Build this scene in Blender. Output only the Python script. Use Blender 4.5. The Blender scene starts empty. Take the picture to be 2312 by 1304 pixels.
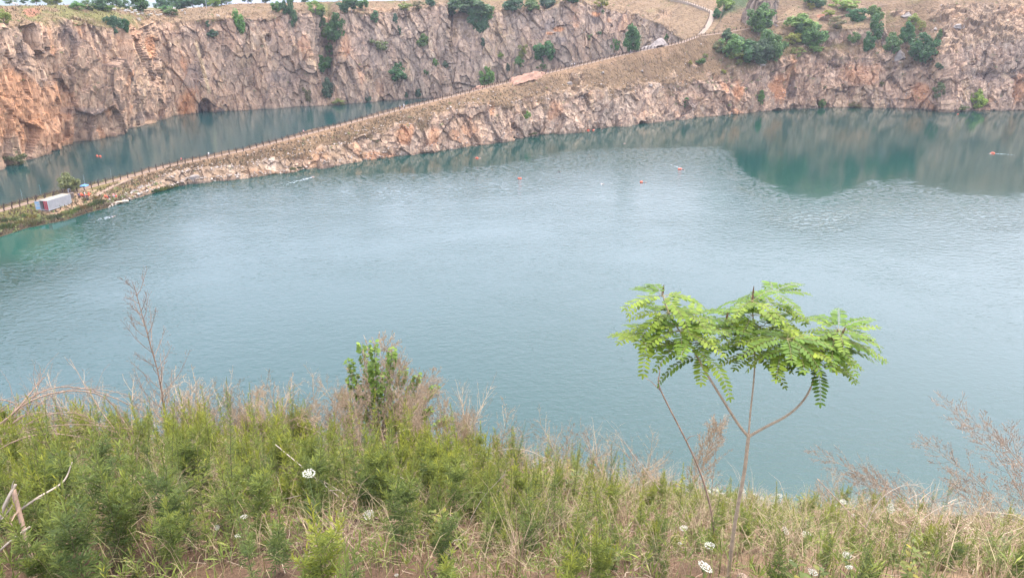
import bpy, math, random
import numpy as np
from mathutils import Vector, Matrix, Quaternion, Euler
from mathutils.bvhtree import BVHTree

rng = random.Random(7)
C = bpy.context.scene.collection
scene = bpy.context.scene

# ------------------------------------------------------------------ camera
F = 1670.0
EYE = 48.0
PITCH = math.atan(638 / F)
CP, SP = math.cos(PITCH), math.sin(PITCH)
cam_d = bpy.data.cameras.new('camera')
cam_d.sensor_width = 36.0
cam_d.lens = 36.0 * F / 2312
cam_d.clip_start = 0.1
cam_d.clip_end = 30000
cam = bpy.data.objects.new('camera', cam_d)
cam.location = (0, 0, EYE)
cam.rotation_euler = (math.pi / 2 - PITCH, 0, 0)
C.objects.link(cam)
scene.camera = cam


def ray(px, py):
    u = (px - 1156) / F
    v = (652 - py) / F
    return u, CP + v * SP, v * CP - SP


def at_z(px, py, z):
    u, f, w = ray(px, py)
    t = (z - EYE) / w
    return (u * t, f * t, z)


def at_y(px, py, y):
    u, f, w = ray(px, py)
    t = y / f
    return (u * t, y, EYE + w * t)


# ------------------------------------------------------------------ noise (numpy)
def _hash(ix, iy, iz, seed):
    h = (ix.astype(np.int64) * 374761393 + iy.astype(np.int64) * 668265263 + iz.astype(np.int64) * 2147483647 + seed * 974711) & 0xFFFFFFFF
    h = ((h ^ (h >> 13)) * 1274126177) & 0xFFFFFFFF
    h = ((h ^ (h >> 16)) * 2246822519) & 0xFFFFFFFF
    return (h ^ (h >> 15)) & 0xFFFFFFFF


def _h01(ix, iy, iz, seed):
    return _hash(ix, iy, iz, seed) / 4294967295.0


def vnoise(p, seed=0):
    i = np.floor(p).astype(np.int64)
    f = p - i
    f = f * f * (3 - 2 * f)
    r = 0
    for dx in (0, 1):
        wx = f[:, 0] if dx else 1 - f[:, 0]
        for dy in (0, 1):
            wy = f[:, 1] if dy else 1 - f[:, 1]
            for dz in (0, 1):
                wz = f[:, 2] if dz else 1 - f[:, 2]
                r = r + wx * wy * wz * _h01(i[:, 0] + dx, i[:, 1] + dy, i[:, 2] + dz, seed)
    return r * 2 - 1


def fbm(p, octaves=4, seed=0):
    r, a, s = 0, 1.0, 0
    for k in range(octaves):
        r = r + a * vnoise(p, seed + k * 17)
        s += a
        a *= 0.5
        p = p * 2.03
    return r / s


def worley(p, seed=0):
    """Nearest jittered cell point: (cell random numbers (n,4), offset from it, F1, F2)."""
    i = np.floor(p).astype(np.int64)
    n = len(p)
    best = np.full(n, 1e9)
    second = np.full(n, 1e9)
    off = np.zeros((n, 3))
    cell = np.zeros((n, 3), np.int64)
    for dx in (-1, 0, 1):
        for dy in (-1, 0, 1):
            for dz in (-1, 0, 1):
                cx, cy, cz = i[:, 0] + dx, i[:, 1] + dy, i[:, 2] + dz
                q = np.stack([cx + _h01(cx, cy, cz, seed), cy + _h01(cx, cy, cz, seed + 1), cz + _h01(cx, cy, cz, seed + 2)], 1)
                d = p - q
                dd = (d * d).sum(1)
                m = dd < best
                second = np.where(m, best, np.minimum(second, dd))
                best = np.where(m, dd, best)
                off[m] = d[m]
                cell[m] = np.stack([cx, cy, cz], 1)[m]
    rnd = np.stack([_h01(cell[:, 0], cell[:, 1], cell[:, 2], seed + 10 + k) for k in range(4)], 1)
    return rnd, off, np.sqrt(best), np.sqrt(second)


def sstep(x, a, b):
    t = np.clip((x - a) / (b - a), 0, 1)
    return t * t * (3 - 2 * t)


# ------------------------------------------------------------------ object helpers
def tag(o, label=None, cat=None, group=None, kind=None):
    if label:
        o['label'] = label
    if cat:
        o['category'] = cat
    if group:
        o['group'] = group
    if kind:
        o['kind'] = kind
    return o


def empty(name, loc, rz=0.0):
    o = bpy.data.objects.new(name, None)
    o.location = loc
    o.rotation_euler = (0, 0, rz)
    o.empty_display_size = 0.2
    C.objects.link(o)
    return o


def link(name, mesh, parent=None, loc=None):
    o = bpy.data.objects.new(name, mesh)
    C.objects.link(o)
    if parent is not None:
        o.parent = parent
    if loc is not None:
        o.location = loc
    return o


class MB:
    """Collects simple shapes into one mesh."""

    def __init__(self):
        self.v, self.f, self.m, self.c = [], [], [], []
        self.mat = 0
        self.col = 0.0

    def quad(self, a, b, c, d):
        n = len(self.v)
        self.v += [a, b, c, d]
        self.f.append((n, n + 1, n + 2, n + 3))
        self.m.append(self.mat)
        self.c += [self.col] * 4

    def tri(self, a, b, c):
        n = len(self.v)
        self.v += [a, b, c]
        self.f.append((n, n + 1, n + 2))
        self.m.append(self.mat)
        self.c += [self.col] * 3

    def tube(self, pts, r0, r1=None, sides=4, cap=True, radii=None):
        if r1 is None:
            r1 = r0
        pts = [Vector(p) for p in pts]
        n = len(pts)
        base = len(self.v)
        for i, p in enumerate(pts):
            t = (pts[min(i + 1, n - 1)] - pts[max(i - 1, 0)])
            if t.length < 1e-9:
                t = Vector((0, 0, 1))
            t.normalize()
            a = t.orthogonal() if abs(t.z) > 0.99 else t.cross(Vector((0, 0, 1)))
            a.normalize()
            b = t.cross(a)
            r = radii[i] if radii else r0 + (r1 - r0) * i / max(1, n - 1)
            for k in range(sides):
                an = 2 * math.pi * k / sides
                self.v.append(tuple(p + a * (r * math.cos(an)) + b * (r * math.sin(an))))
                self.c.append(self.col)
        for i in range(n - 1):
            for k in range(sides):
                k2 = (k + 1) % sides
                self.f.append((base + i * sides + k, base + i * sides + k2, base + (i + 1) * sides + k2, base + (i + 1) * sides + k))
                self.m.append(self.mat)
        if cap:
            self.f.append(tuple(base + k for k in range(sides))[::-1])
            self.m.append(self.mat)
            self.f.append(tuple(base + (n - 1) * sides + k for k in range(sides)))
            self.m.append(self.mat)

    def box(self, lo, hi, M=None):
        n = len(self.v)
        for x in (lo[0], hi[0]):
            for y in (lo[1], hi[1]):
                for z in (lo[2], hi[2]):
                    p = Vector((x, y, z))
                    self.v.append(tuple(M @ p if M else p))
                    self.c.append(self.col)
        for q in ((0, 1, 3, 2), (4, 6, 7, 5), (0, 4, 5, 1), (2, 3, 7, 6), (0, 2, 6, 4), (1, 5, 7, 3)):
            self.f.append(tuple(n + k for k in q))
            self.m.append(self.mat)

    def mesh(self, name, mats, smooth=False, attr=False):
        me = bpy.data.meshes.new(name)
        me.from_pydata(self.v, [], self.f)
        for m in (mats if isinstance(mats, (list, tuple)) else [mats]):
            me.materials.append(m)
        if any(self.m):
            me.polygons.foreach_set('material_index', self.m)
        if smooth:
            me.polygons.foreach_set('use_smooth', [True] * len(me.polygons))
        if attr:
            a = me.attributes.new('tip', 'FLOAT', 'POINT')
            a.data.foreach_set('value', self.c)
        me.update()
        return me


def grid_mesh(name, P, mats, colors=None, smooth=False):
    nc, nr = P.shape[:2]
    me = bpy.data.meshes.new(name)
    idx = np.arange(nc * nr).reshape(nc, nr)
    q = np.stack([idx[:-1, :-1], idx[1:, :-1], idx[1:, 1:], idx[:-1, 1:]], -1).reshape(-1, 4)
    me.vertices.add(nc * nr)
    me.vertices.foreach_set('co', P.reshape(-1).astype(np.float32))
    me.loops.add(q.size)
    me.loops.foreach_set('vertex_index', q.reshape(-1).astype(np.int32))
    me.polygons.add(len(q))
    me.polygons.foreach_set('loop_start', (np.arange(len(q)) * 4).astype(np.int32))
    me.polygons.foreach_set('loop_total', np.full(len(q), 4, np.int32))
    me.polygons.foreach_set('use_smooth', np.full(len(q), smooth))
    me.update(calc_edges=True)
    for m in mats:
        me.materials.append(m)
    if colors:
        for key, val in colors.items():
            if val.ndim == 2:
                a = me.attributes.new(key, 'FLOAT_COLOR', 'POINT')
                a.data.foreach_set('color', np.concatenate([val, np.ones((len(val), 1))], 1).astype(np.float32).reshape(-1))
            else:
                a = me.attributes.new(key, 'FLOAT', 'POINT')
                a.data.foreach_set('value', val.astype(np.float32))
    return me, q


# ------------------------------------------------------------------ materials
class NT:
    def __init__(self, name):
        self.m = bpy.data.materials.new(name)
        self.m.use_nodes = True
        self.t = self.m.node_tree
        self.b = self.t.nodes['Principled BSDF']
        self.out = self.t.nodes['Material Output']

    def n(self, typ, **kw):
        nd = self.t.nodes.new(typ)
        for k, v in kw.items():
            if k in nd.inputs.keys() if hasattr(nd.inputs, 'keys') else False:
                nd.inputs[k].default_value = v
            else:
                setattr(nd, k, v)
        return nd

    def l(self, a, b):
        self.t.links.new(a, b)

    def noise(self, scale, detail=4.0, rough=0.55, vec=None):
        nd = self.t.nodes.new('ShaderNodeTexNoise')
        nd.inputs['Scale'].default_value = scale
        nd.inputs['Detail'].default_value = detail
        nd.inputs['Roughness'].default_value = rough
        if vec is not None:
            self.l(vec, nd.inputs['Vector'])
        return nd

    def ramp(self, fac, stops):
        nd = self.t.nodes.new('ShaderNodeValToRGB')
        cr = nd.color_ramp
        while len(cr.elements) < len(stops):
            cr.elements.new(0.5)
        for e, (p, c) in zip(cr.elements, stops):
            e.position = p
            e.color = (*c, 1) if len(c) == 3 else c
        self.l(fac, nd.inputs['Fac'])
        return nd

    def mix(self, fac, a, b, mode='MIX'):
        nd = self.t.nodes.new('ShaderNodeMix')
        nd.data_type = 'RGBA'
        nd.blend_type = mode
        nd.clamp_factor = True
        for sock, val in ((nd.inputs['Factor'], fac), (nd.inputs['A'], a), (nd.inputs['B'], b)):
            if hasattr(val, 'is_output'):
                self.l(val, sock)
            elif isinstance(val, (int, float)):
                sock.default_value = val
            else:
                sock.default_value = (*val, 1)
        # Mix has one socket set per data type: pick the colour ones
        return nd

    def math(self, op, a, b=None, clamp=False):
        nd = self.t.nodes.new('ShaderNodeMath')
        nd.operation = op
        nd.use_clamp = clamp
        for k, val in enumerate((a, b)):
            if val is None:
                continue
            if hasattr(val, 'is_output'):
                self.l(val, nd.inputs[k])
            else:
                nd.inputs[k].default_value = val
        return nd.outputs[0]


def mix_rgb(nt, fac, a, b, mode='MIX'):
    nd = nt.t.nodes.new('ShaderNodeMixRGB')
    nd.blend_type = mode
    for k, val in enumerate((fac, a, b)):
        if hasattr(val, 'is_output'):
            nt.l(val, nd.inputs[k])
        elif k == 0:
            nd.inputs[0].default_value = val
        else:
            nd.inputs[k].default_value = (*val, 1)
    return nd.outputs[0]


def plain(name, col, rough=0.7, var=0.12, scale=6.0, metal=0.0):
    nt = NT(name)
    tc = nt.t.nodes.new('ShaderNodeTexCoord')
    ns = nt.noise(scale, 4, 0.6, tc.outputs['Object'])
    lo = tuple(max(0, c * (1 - var)) for c in col)
    hi = tuple(min(1, c * (1 + var)) for c in col)
    r = nt.ramp(ns.outputs['Fac'], [(0.3, lo), (0.7, hi)])
    nt.l(r.outputs['Color'], nt.b.inputs['Base Color'])
    nt.b.inputs['Roughness'].default_value = rough
    nt.b.inputs['Metallic'].default_value = metal
    nt.b.inputs['Specular IOR Level'].default_value = 0.3
    return nt.m


def rock_material():
    nt = NT('quarry_rock')
    at = nt.t.nodes.new('ShaderNodeAttribute')
    at.attribute_name = 'Col'
    geo = nt.t.nodes.new('ShaderNodeNewGeometry')
    mp = nt.t.nodes.new('ShaderNodeMapping')
    mp.inputs['Scale'].default_value = (1, 1, 0.45)
    nt.l(geo.outputs['Position'], mp.inputs['Vector'])
    n1 = nt.noise(0.9, 6, 0.7, mp.outputs['Vector'])
    n2 = nt.noise(0.22, 5, 0.65, mp.outputs['Vector'])
    v = nt.ramp(n1.outputs['Fac'], [(0.28, (0.62, 0.6, 0.6)), (0.5, (1, 1, 1)), (0.72, (1.32, 1.3, 1.26))])
    v2 = nt.ramp(n2.outputs['Fac'], [(0.3, (0.8, 0.78, 0.78)), (0.7, (1.18, 1.17, 1.15))])
    c = mix_rgb(nt, 1.0, at.outputs['Color'], v.outputs['Color'], 'MULTIPLY')
    c = mix_rgb(nt, 1.0, c, v2.outputs['Color'], 'MULTIPLY')
    c = mix_rgb(nt, 1.0, c, (1.02, 0.965, 0.87), 'MULTIPLY')
    nt.l(c, nt.b.inputs['Base Color'])
    nt.b.inputs['Roughness'].default_value = 0.9
    nt.b.inputs['Specular IOR Level'].default_value = 0.15
    # fractures: thin joints between irregular blocks about two metres across
    wn = nt.noise(0.5, 3, 0.6, geo.outputs['Position'])
    wv = nt.t.nodes.new('ShaderNodeVectorMath')
    wv.operation = 'MULTIPLY_ADD'
    wv.inputs[1].default_value = (2.2, 2.2, 2.2)
    nt.l(wn.outputs['Color'], wv.inputs[0])
    nt.l(mp.outputs['Vector'], wv.inputs[2])
    vo = nt.t.nodes.new('ShaderNodeTexVoronoi')
    vo.feature = 'DISTANCE_TO_EDGE'
    vo.inputs['Scale'].default_value = 0.3
    nt.l(wv.outputs[0], vo.inputs['Vector'])
    jr = nt.ramp(vo.outputs['Distance'], [(0.0, (0.78, 0.77, 0.77)), (0.05, (1, 1, 1))])
    c = mix_rgb(nt, 1.0, c, jr.outputs['Color'], 'MULTIPLY')
    nt.l(c, nt.b.inputs['Base Color'])
    bp = nt.t.nodes.new('ShaderNodeBump')
    bp.inputs['Strength'].default_value = 0.7
    bp.inputs['Distance'].default_value = 0.6
    jh = nt.ramp(vo.outputs['Distance'], [(0.0, (0, 0, 0)), (0.12, (0.5, 0.5, 0.5)), (0.6, (0.8, 0.8, 0.8))])
    nt.l(nt.math('ADD', n1.outputs['Fac'], jh.outputs['Color']), bp.inputs['Height'])
    nt.l(bp.outputs['Normal'], nt.b.inputs['Normal'])
    return nt.m


def leaf_material(name, col, tipcol=None, transl=0.35, var=0.3, use_obj=False):
    """Leaf: diffuse + some light passing through; tint differs from plant to plant and towards new growth."""
    nt = NT(name)
    oi = nt.t.nodes.new('ShaderNodeObjectInfo')
    geo = nt.t.nodes.new('ShaderNodeNewGeometry')
    if use_obj:
        base = oi.outputs['Color']
    else:
        rgb = nt.t.nodes.new('ShaderNodeRGB')
        rgb.outputs[0].default_value = (*col, 1)
        base = rgb.outputs[0]
    if tipcol:
        at = nt.t.nodes.new('ShaderNodeAttribute')
        at.attribute_name = 'tip'
        base = mix_rgb(nt, at.outputs['Fac'], base, tipcol)
    r = nt.ramp(oi.outputs['Random'], [(0.0, (1 - var, 1 - var * 0.8, 1 - var * 0.3)), (0.5, (1, 1, 1)), (1.0, (1 + var * 1.1, 1 + var * 0.7, 1 - var * 0.5))])
    base = mix_rgb(nt, 1.0, base, r.outputs['Color'], 'MULTIPLY')
    ri = nt.ramp(geo.outputs['Random Per Island'], [(0.0, (0.65, 0.68, 0.7)), (0.6, (1.05, 1.05, 1.0)), (1.0, (1.35, 1.3, 1.05))])
    base = mix_rgb(nt, 1.0, base, ri.outputs['Color'], 'MULTIPLY')
    nt.l(base, nt.b.inputs['Base Color'])
    nt.b.inputs['Roughness'].default_value = 0.6
    nt.b.inputs['Specular IOR Level'].default_value = 0.25
    if transl > 0:
        tr = nt.t.nodes.new('ShaderNodeBsdfTranslucent')
        nt.l(base, tr.inputs['Color'])
        ms = nt.t.nodes.new('ShaderNodeMixShader')
        ms.inputs[0].default_value = transl
        nt.l(nt.b.outputs[0], ms.inputs[1])
        nt.l(tr.outputs[0], ms.inputs[2])
        nt.l(ms.outputs[0], nt.out.inputs['Surface'])
    return nt.m


def island_material(name, stops, rough=0.85):
    """Colour differs per separate stem or blade."""
    nt = NT(name)
    geo = nt.t.nodes.new('ShaderNodeNewGeometry')
    r = nt.ramp(geo.outputs['Random Per Island'], stops)
    nt.l(r.outputs['Color'], nt.b.inputs['Base Color'])
    nt.b.inputs['Roughness'].default_value = rough
    nt.b.inputs['Specular IOR Level'].default_value = 0.2
    return nt.m


def water_material():
    nt = NT('lake_water')
    geo = nt.t.nodes.new('ShaderNodeNewGeometry')
    wind = nt.t.nodes.new('ShaderNodeAttribute')
    wind.attribute_name = 'wind'
    inner = nt.t.nodes.new('ShaderNodeAttribute')
    inner.attribute_name = 'inner'
    shal = nt.t.nodes.new('ShaderNodeAttribute')
    shal.attribute_name = 'shallow'
    c = mix_rgb(nt, inner.outputs['Fac'], WATER_MAIN, WATER_INNER)
    c = mix_rgb(nt, shal.outputs['Fac'], c, WATER_SHALLOW)
    nt.l(c, nt.b.inputs['Base Color'])
    nt.b.inputs['IOR'].default_value = 1.38
    nt.b.inputs['Specular IOR Level'].default_value = 0.5
    mp = nt.t.nodes.new('ShaderNodeMapping')
    mp.inputs['Rotation'].default_value = (0, 0, math.radians(-20))
    mp.inputs['Scale'].default_value = (0.75, 1.15, 1.0)
    nt.l(geo.outputs['Position'], mp.inputs['Vector'])
    n1 = nt.noise(0.7, 3, 0.55, mp.outputs['Vector'])
    n2 = nt.noise(1.5, 3, 0.6, mp.outputs['Vector'])
    n3 = nt.noise(0.028, 4, 0.62, mp.outputs['Vector'])
    h = nt.math('ADD', nt.math('MULTIPLY', n1.outputs['Fac'], 0.13), nt.math('MULTIPLY', n2.outputs['Fac'], 0.095))
    gust = nt.ramp(n3.outputs['Fac'], [(0.36, (0.45, 0.45, 0.45)), (0.66, (1.1, 1.1, 1.1))])
    n4 = nt.noise(0.8, 2, 0.6, mp.outputs['Vector'])
    wv_ = wind.outputs['Fac']
    edge = nt.math('MULTIPLY', wv_, nt.math('SUBTRACT', 1.0, wv_))
    wf = nt.math('MULTIPLY', nt.math('MULTIPLY', nt.math('SUBTRACT', n4.outputs['Fac'], 0.5), 34.0), edge)
    wf = nt.math('ADD', wf, wv_, clamp=True)
    amp = nt.math('MULTIPLY', wf, gust.outputs['Color'])
    amp = nt.math('ADD', nt.math('MULTIPLY', amp, 1.0), 0.09)
    h = nt.math('MULTIPLY', h, amp)
    bp = nt.t.nodes.new('ShaderNodeBump')
    bp.inputs['Strength'].default_value = 1.0
    bp.inputs['Distance'].default_value = WAVE
    nt.l(h, bp.inputs['Height'])
    nt.l(bp.outputs['Normal'], nt.b.inputs['Normal'])
    rg = nt.math('ADD', nt.math('MULTIPLY', wind.outputs['Fac'], 0.05), 0.08)
    nt.l(rg, nt.b.inputs['Roughness'])
    return nt.m


WATER_MAIN = (0.004, 0.034, 0.0285)
WATER_INNER = (0.006, 0.038, 0.038)
WATER_SHALLOW = (0.008, 0.062, 0.044)
WAVE = 0.8

M = {}
M['rock'] = rock_material()
M['water'] = water_material()

# ------------------------------------------------------------------ light
SUN_EL, SUN_AZ = math.radians(64), math.radians(40)   # azimuth from +Y towards +X: a veiled sun high ahead and to the right
world = bpy.data.worlds.new('World')
scene.world = world
world.use_nodes = True
wt = world.node_tree
bg = wt.nodes['Background']
sky = wt.nodes.new('ShaderNodeTexSky')
sky.sky_type = 'NISHITA'
sky.sun_disc = False
sky.sun_elevation = SUN_EL
sky.sun_rotation = SUN_AZ
sky.air_density = 1.0
sky.dust_density = 8.0
sky.ozone_density = 1.0
hs = wt.nodes.new('ShaderNodeHueSaturation')
hs.inputs['Saturation'].default_value = 0.8
wt.links.new(sky.outputs['Color'], hs.inputs['Color'])
cloud = wt.nodes.new('ShaderNodeMixRGB')
cloud.inputs[0].default_value = 0.5
cloud.inputs[2].default_value = (7.2, 7.5, 9.3, 1)          # an even veil of cloud over the clear sky
wt.links.new(hs.outputs['Color'], cloud.inputs[1])
tcw = wt.nodes.new('ShaderNodeTexCoord')                     # the murk along the horizon is darker than the veil above it
sep = wt.nodes.new('ShaderNodeSeparateXYZ')
wt.links.new(tcw.outputs['Generated'], sep.inputs[0])
mr = wt.nodes.new('ShaderNodeValToRGB')
mr.color_ramp.elements[0].position = 0.0
mr.color_ramp.elements[0].color = (0.27, 0.28, 0.31, 1)
mr.color_ramp.elements[1].position = 0.15
mr.color_ramp.elements[1].color = (1, 1, 1, 1)
wt.links.new(sep.outputs['Z'], mr.inputs['Fac'])
murk = wt.nodes.new('ShaderNodeMixRGB')
murk.blend_type = 'MULTIPLY'
murk.inputs[0].default_value = 1.0
wt.links.new(cloud.outputs[0], murk.inputs[1])
wt.links.new(mr.outputs[0], murk.inputs[2])
wt.links.new(murk.outputs[0], bg.inputs['Color'])
bg.inputs['Strength'].default_value = 0.15
sd = bpy.data.lights.new('sun', 'SUN')
sd.energy = 0.5
sd.angle = math.radians(14)
sd.color = (1.0, 0.95, 0.88)
so = bpy.data.objects.new('sun', sd)
dirv = Vector((math.sin(SUN_AZ) * math.cos(SUN_EL), math.cos(SUN_AZ) * math.cos(SUN_EL), math.sin(SUN_EL)))
so.rotation_euler = dirv.to_track_quat('Z', 'Y').to_euler()
so.location = (60, -80, 140)
C.objects.link(so)
scene.view_settings.view_transform = 'Standard'
scene.view_settings.look = 'None'
scene.view_settings.exposure = 2.02
scene.view_settings.gamma = 1.0
scene.cycles.max_bounces = 6
scene.cycles.diffuse_bounces = 3
scene.cycles.glossy_bounces = 3
scene.cycles.transmission_bounces = 3
scene.cycles.volume_bounces = 0

# ------------------------------------------------------------------ terrain
def itp(tab, x, k=1):
    xs = [t[0] for t in tab]
    return np.interp(x, xs, [t[k] for t in tab])


def sheet(cols, counts, px_step):
    """cols: list of (px, [(x,y,z),...]); linear between columns, counts[i] steps in row segment i. Returns P (nc,nr,3), row parameter, px."""
    pxs = np.array([c[0] for c in cols], float)
    ctl = np.array([c[1] for c in cols], float)            # (k, R, 3)
    px = np.arange(pxs[0], pxs[-1] + px_step, px_step)
    R = ctl.shape[1]
    rows = np.zeros((len(px), R, 3))
    for r in range(R):
        for a in range(3):
            rows[:, r, a] = np.interp(px, pxs, ctl[:, r, a])
    out, par = [], []
    for r in range(R - 1):
        for k in range(counts[r]):
            t = k / counts[r]
            out.append(rows[:, r] * (1 - t) + rows[:, r + 1] * t)
            par.append(r + t)
    out.append(rows[:, -1])
    par.append(R - 1.0)
    return np.stack(out, 1), np.array(par), px


def blur_rows(P, n, keep=()):
    for _ in range(n):
        Q = P.copy()
        Q[:, 1:-1] = P[:, 1:-1] * 0.5 + (P[:, :-2] + P[:, 2:]) * 0.25
        for k in keep:
            Q[:, k] = P[:, k]
        P = Q
    return P


def project(P):
    p = P.reshape(-1, 3)
    X, Y, Z = p[:, 0], p[:, 1], p[:, 2] - EYE
    fz = Y * CP - Z * SP
    vy = Y * SP + Z * CP
    return 1156 + F * X / fz, 652 - F * vy / fz


def normals(P):
    a = np.gradient(P, axis=0)
    b = np.gradient(P, axis=1)
    n = np.cross(a, b)
    n /= np.linalg.norm(n, axis=2, keepdims=True) + 1e-9
    # outward: towards the lake (the camera side) and up
    s = np.sign(n[..., 1] * -1 + n[..., 2] * 0.6)
    return n * s[..., None]


def facets(p, size, zs, seed, tilt=0.0):
    """Blocky displacement: every rock block sits at its own depth and slant."""
    q = p.copy()
    q[:, 0] = q[:, 0] + tilt * q[:, 2]
    q = q / np.array([size, size, size * zs])
    q = q + 0.25 * np.stack([vnoise(q * 0.9, seed + 3), vnoise(q * 0.9 + 31.7, seed + 4), vnoise(q * 0.9 + 77.1, seed + 5)], 1)
    rnd, off, f1, f2 = worley(q, seed)
    d = (rnd[:, 0] - 0.5) * 1.3 + ((rnd[:, 1] - 0.5) * off[:, 0] + (rnd[:, 2] - 0.5) * off[:, 1] + (rnd[:, 3] - 0.35) * off[:, 2]) * 1.5
    return d, rnd, f2 - f1


def blob(px, py, cx, cy, rx, ry):
    return np.exp(-(((px - cx) / rx) ** 2 + ((py - cy) / ry) ** 2))


def mixc(c, m, col):
    return c * (1 - m[:, None]) + np.array(col)[None] * m[:, None]


# ---- far quarry wall round the inner lake, with the plain behind it
def wall_col(px, y0, rim, bank, m1=None, m2=None):
    rpy, rdy = rim
    bpy_, bdy = bank
    base = None
    # waterline pixel row from the distance, solved for z = 0
    lo, hi = 0.0, 1300.0
    for _ in range(40):
        mid = (lo + hi) / 2
        if at_z(px, mid, 0)[1] > y0 or ray(px, mid)[2] >= 0:
            lo = mid
        else:
            hi = mid
    wpy = hi
    m1 = m1 or (wpy + (rpy - wpy) * 0.36, rdy * 0.22)
    m2 = m2 or (wpy + (rpy - wpy) * 0.72, rdy * 0.55)
    w = at_z(px, wpy, 0)
    r = at_y(px, rpy, y0 + rdy)
    b = at_y(px, bpy_, y0 + rdy + bdy)
    return (px, [(w[0], w[1] - 3, -7), w, at_y(px, m1[0], y0 + m1[1]), at_y(px, m2[0], y0 + m2[1]), r, b,
                 (b[0] * 1.35, b[1] + 260, b[2] - 2.5)])


A = [
    wall_col(-520, 165, (70, 9), (10, 22)), wall_col(-300, 190, (68, 9), (8, 24)), wall_col(-120, 214, (66, 9), (10, 24)),
    wall_col(0, 233, (62, 9), (14, 25)), wall_col(70, 253, (58, 9), (12, 25)), wall_col(128, 268, (46, 9), (9, 25)),
    wall_col(200, 283, (48, 9), (19, 25)), wall_col(248, 292, (60, 9), (23, 24)), wall_col(286, 303, (64, 10), (23, 24)),
    wall_col(312, 318, (66, 14), (24, 24)), wall_col(342, 330, (52, 26), (24, 20), (200, 4), (125, 12)),
    wall_col(364, 339, (50, 24), (24, 20), (215, 4), (170, 14)),
    wall_col(385, 351, (50, 15), (24, 20), (200, 3), (120, 8)), wall_col(439, 360, (44, 10), (17, 25)), wall_col(518, 368, (40, 10), (9, 28)),
    wall_col(600, 376, (40, 10), (6, 28)), wall_col(640, 381, (32, 11), (5, 28)), wall_col(664, 385, (34, 12), (4, 28)), wall_col(700, 387, (24, 9), (4, 28)),
    wall_col(722, 389, (38, 20), (4, 26), (180, 6), (110, 13)), wall_col(742, 391, (44, 30), (4, 26), (175, 12), (110, 22)),
    wall_col(766, 394, (30, 13), (3, 28)), wall_col(800, 400, (28, 12), (3, 28)), wall_col(860, 411, (27, 13), (2, 28)), wall_col(950, 421, (23, 12), (0, 28)),
    wall_col(985, 424, (10, 8), (-1, 28)), wall_col(1008, 424, (12, 9), (-2, 28)), wall_col(1016, 427, (38, 16), (-2, 28)), wall_col(1042, 428, (38, 14), (-4, 28)),
    wall_col(1100, 430, (32, 13), (-6, 28)), wall_col(1150, 434, (28, 13), (-8, 30)), wall_col(1200, 438, (26, 13), (-10, 30)),
    wall_col(1245, 440, (20, 12), (-12, 30)), wall_col(1295, 441, (8, 11), (-14, 32)), wall_col(1350, 442, (12, 11), (-18, 34)),
    wall_col(1395, 442, (24, 12), (-22, 40)), wall_col(1440, 440, (34, 12), (-26, 50)), wall_col(1490, 430, (52, 9), (-34, 64)),
    wall_col(1525, 412, (80, 7), (-38, 74)), wall_col(1560, 398, (96, 5), (-42, 80)), wall_col(1600, 392, (94, 4), (-48, 84)),
    wall_col(1660, 392, (84, 4), (-56, 90)), wall_col(1800, 394, (70, 4), (-70, 90)), wall_col(2000, 396, (60, 4), (-80, 90)),
]
AP, Apar, Apx = sheet(A, [4, 40, 42, 36, 26, 10], 1.7)
AP = blur_rows(AP, 2, keep=(0,))
N = normals(AP)
apx, apy = project(AP)
p = AP.reshape(-1, 3)
par = np.tile(Apar, len(Apx))
wig = fbm(p / 11.0, 3, 5)
rockm = sstep(par + wig * 0.55 + 0.25 * vnoise(p / 3.0, 9), 4.45, 3.85)          # rock below the rim, turf above it
rockm = np.maximum(rockm, 0.85 * sstep(apx, 1470, 1500) * 0)
# the slope that climbs behind the ridge is turf with only a little rock
rockm *= 1 - sstep(apx + 14 * wig, 1512, 1530) * sstep(par, 3.6, 4.0)
left = sstep(apx, 420, 330)
d1, r1, e1 = facets(p, 13, 1.7, 11, 0.25)
d2, r2, e2 = facets(p, 4.6, 2.0, 22, 0.2)
d3, r3, e3 = facets(p, 1.9, 1.6, 33, 0.15)
flute = fbm(p / np.array([2.6, 2.6, 24.]), 3, 37)
low = fbm(p / np.array([34., 34., 60.]), 3, 3)
disp = (low * 3.0 + d1 * 1.9 * (0.8 + 0.6 * left) + d2 * 1.3 + d3 * 0.6 + flute * 0.6) * rockm + (1 - rockm) * (0.35 * fbm(p / 3.0, 3, 8) + 0.9 * fbm(p / 14., 2, 12))
disp *= sstep(par, 0.0, 0.9) * 0.6 + 0.4
disp -= sstep(blob(apx, apy, 463, 245, 15, 24), 0.35, 0.6) * 5.0                           # the dark cave mouth at the water
disp -= sstep(blob(apx, apy, 607, 84, 8, 11), 0.45, 0.6) * 2.6                             # the square pocket high in the wall
disp -= blob(apx, apy, 1018, 50, 3.5, 26) * 3.5                                            # the cleft beside the grey spur
disp *= np.where(par > 5.3, 0.3, 1.0)
AP = (p + N.reshape(-1, 3) * disp[:, None]).reshape(AP.shape)

grey = (0.330, 0.270, 0.222)
pink = (0.405, 0.285, 0.205)
tan = (0.440, 0.330, 0.225)
orange = (0.450, 0.235, 0.125)
dark = (0.110, 0.092, 0.092)
pale = (0.470, 0.395, 0.335)
straw = (0.165, 0.118, 0.072)
olive = (0.115, 0.115, 0.042)
earth = (0.22, 0.11, 0.07)


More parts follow.
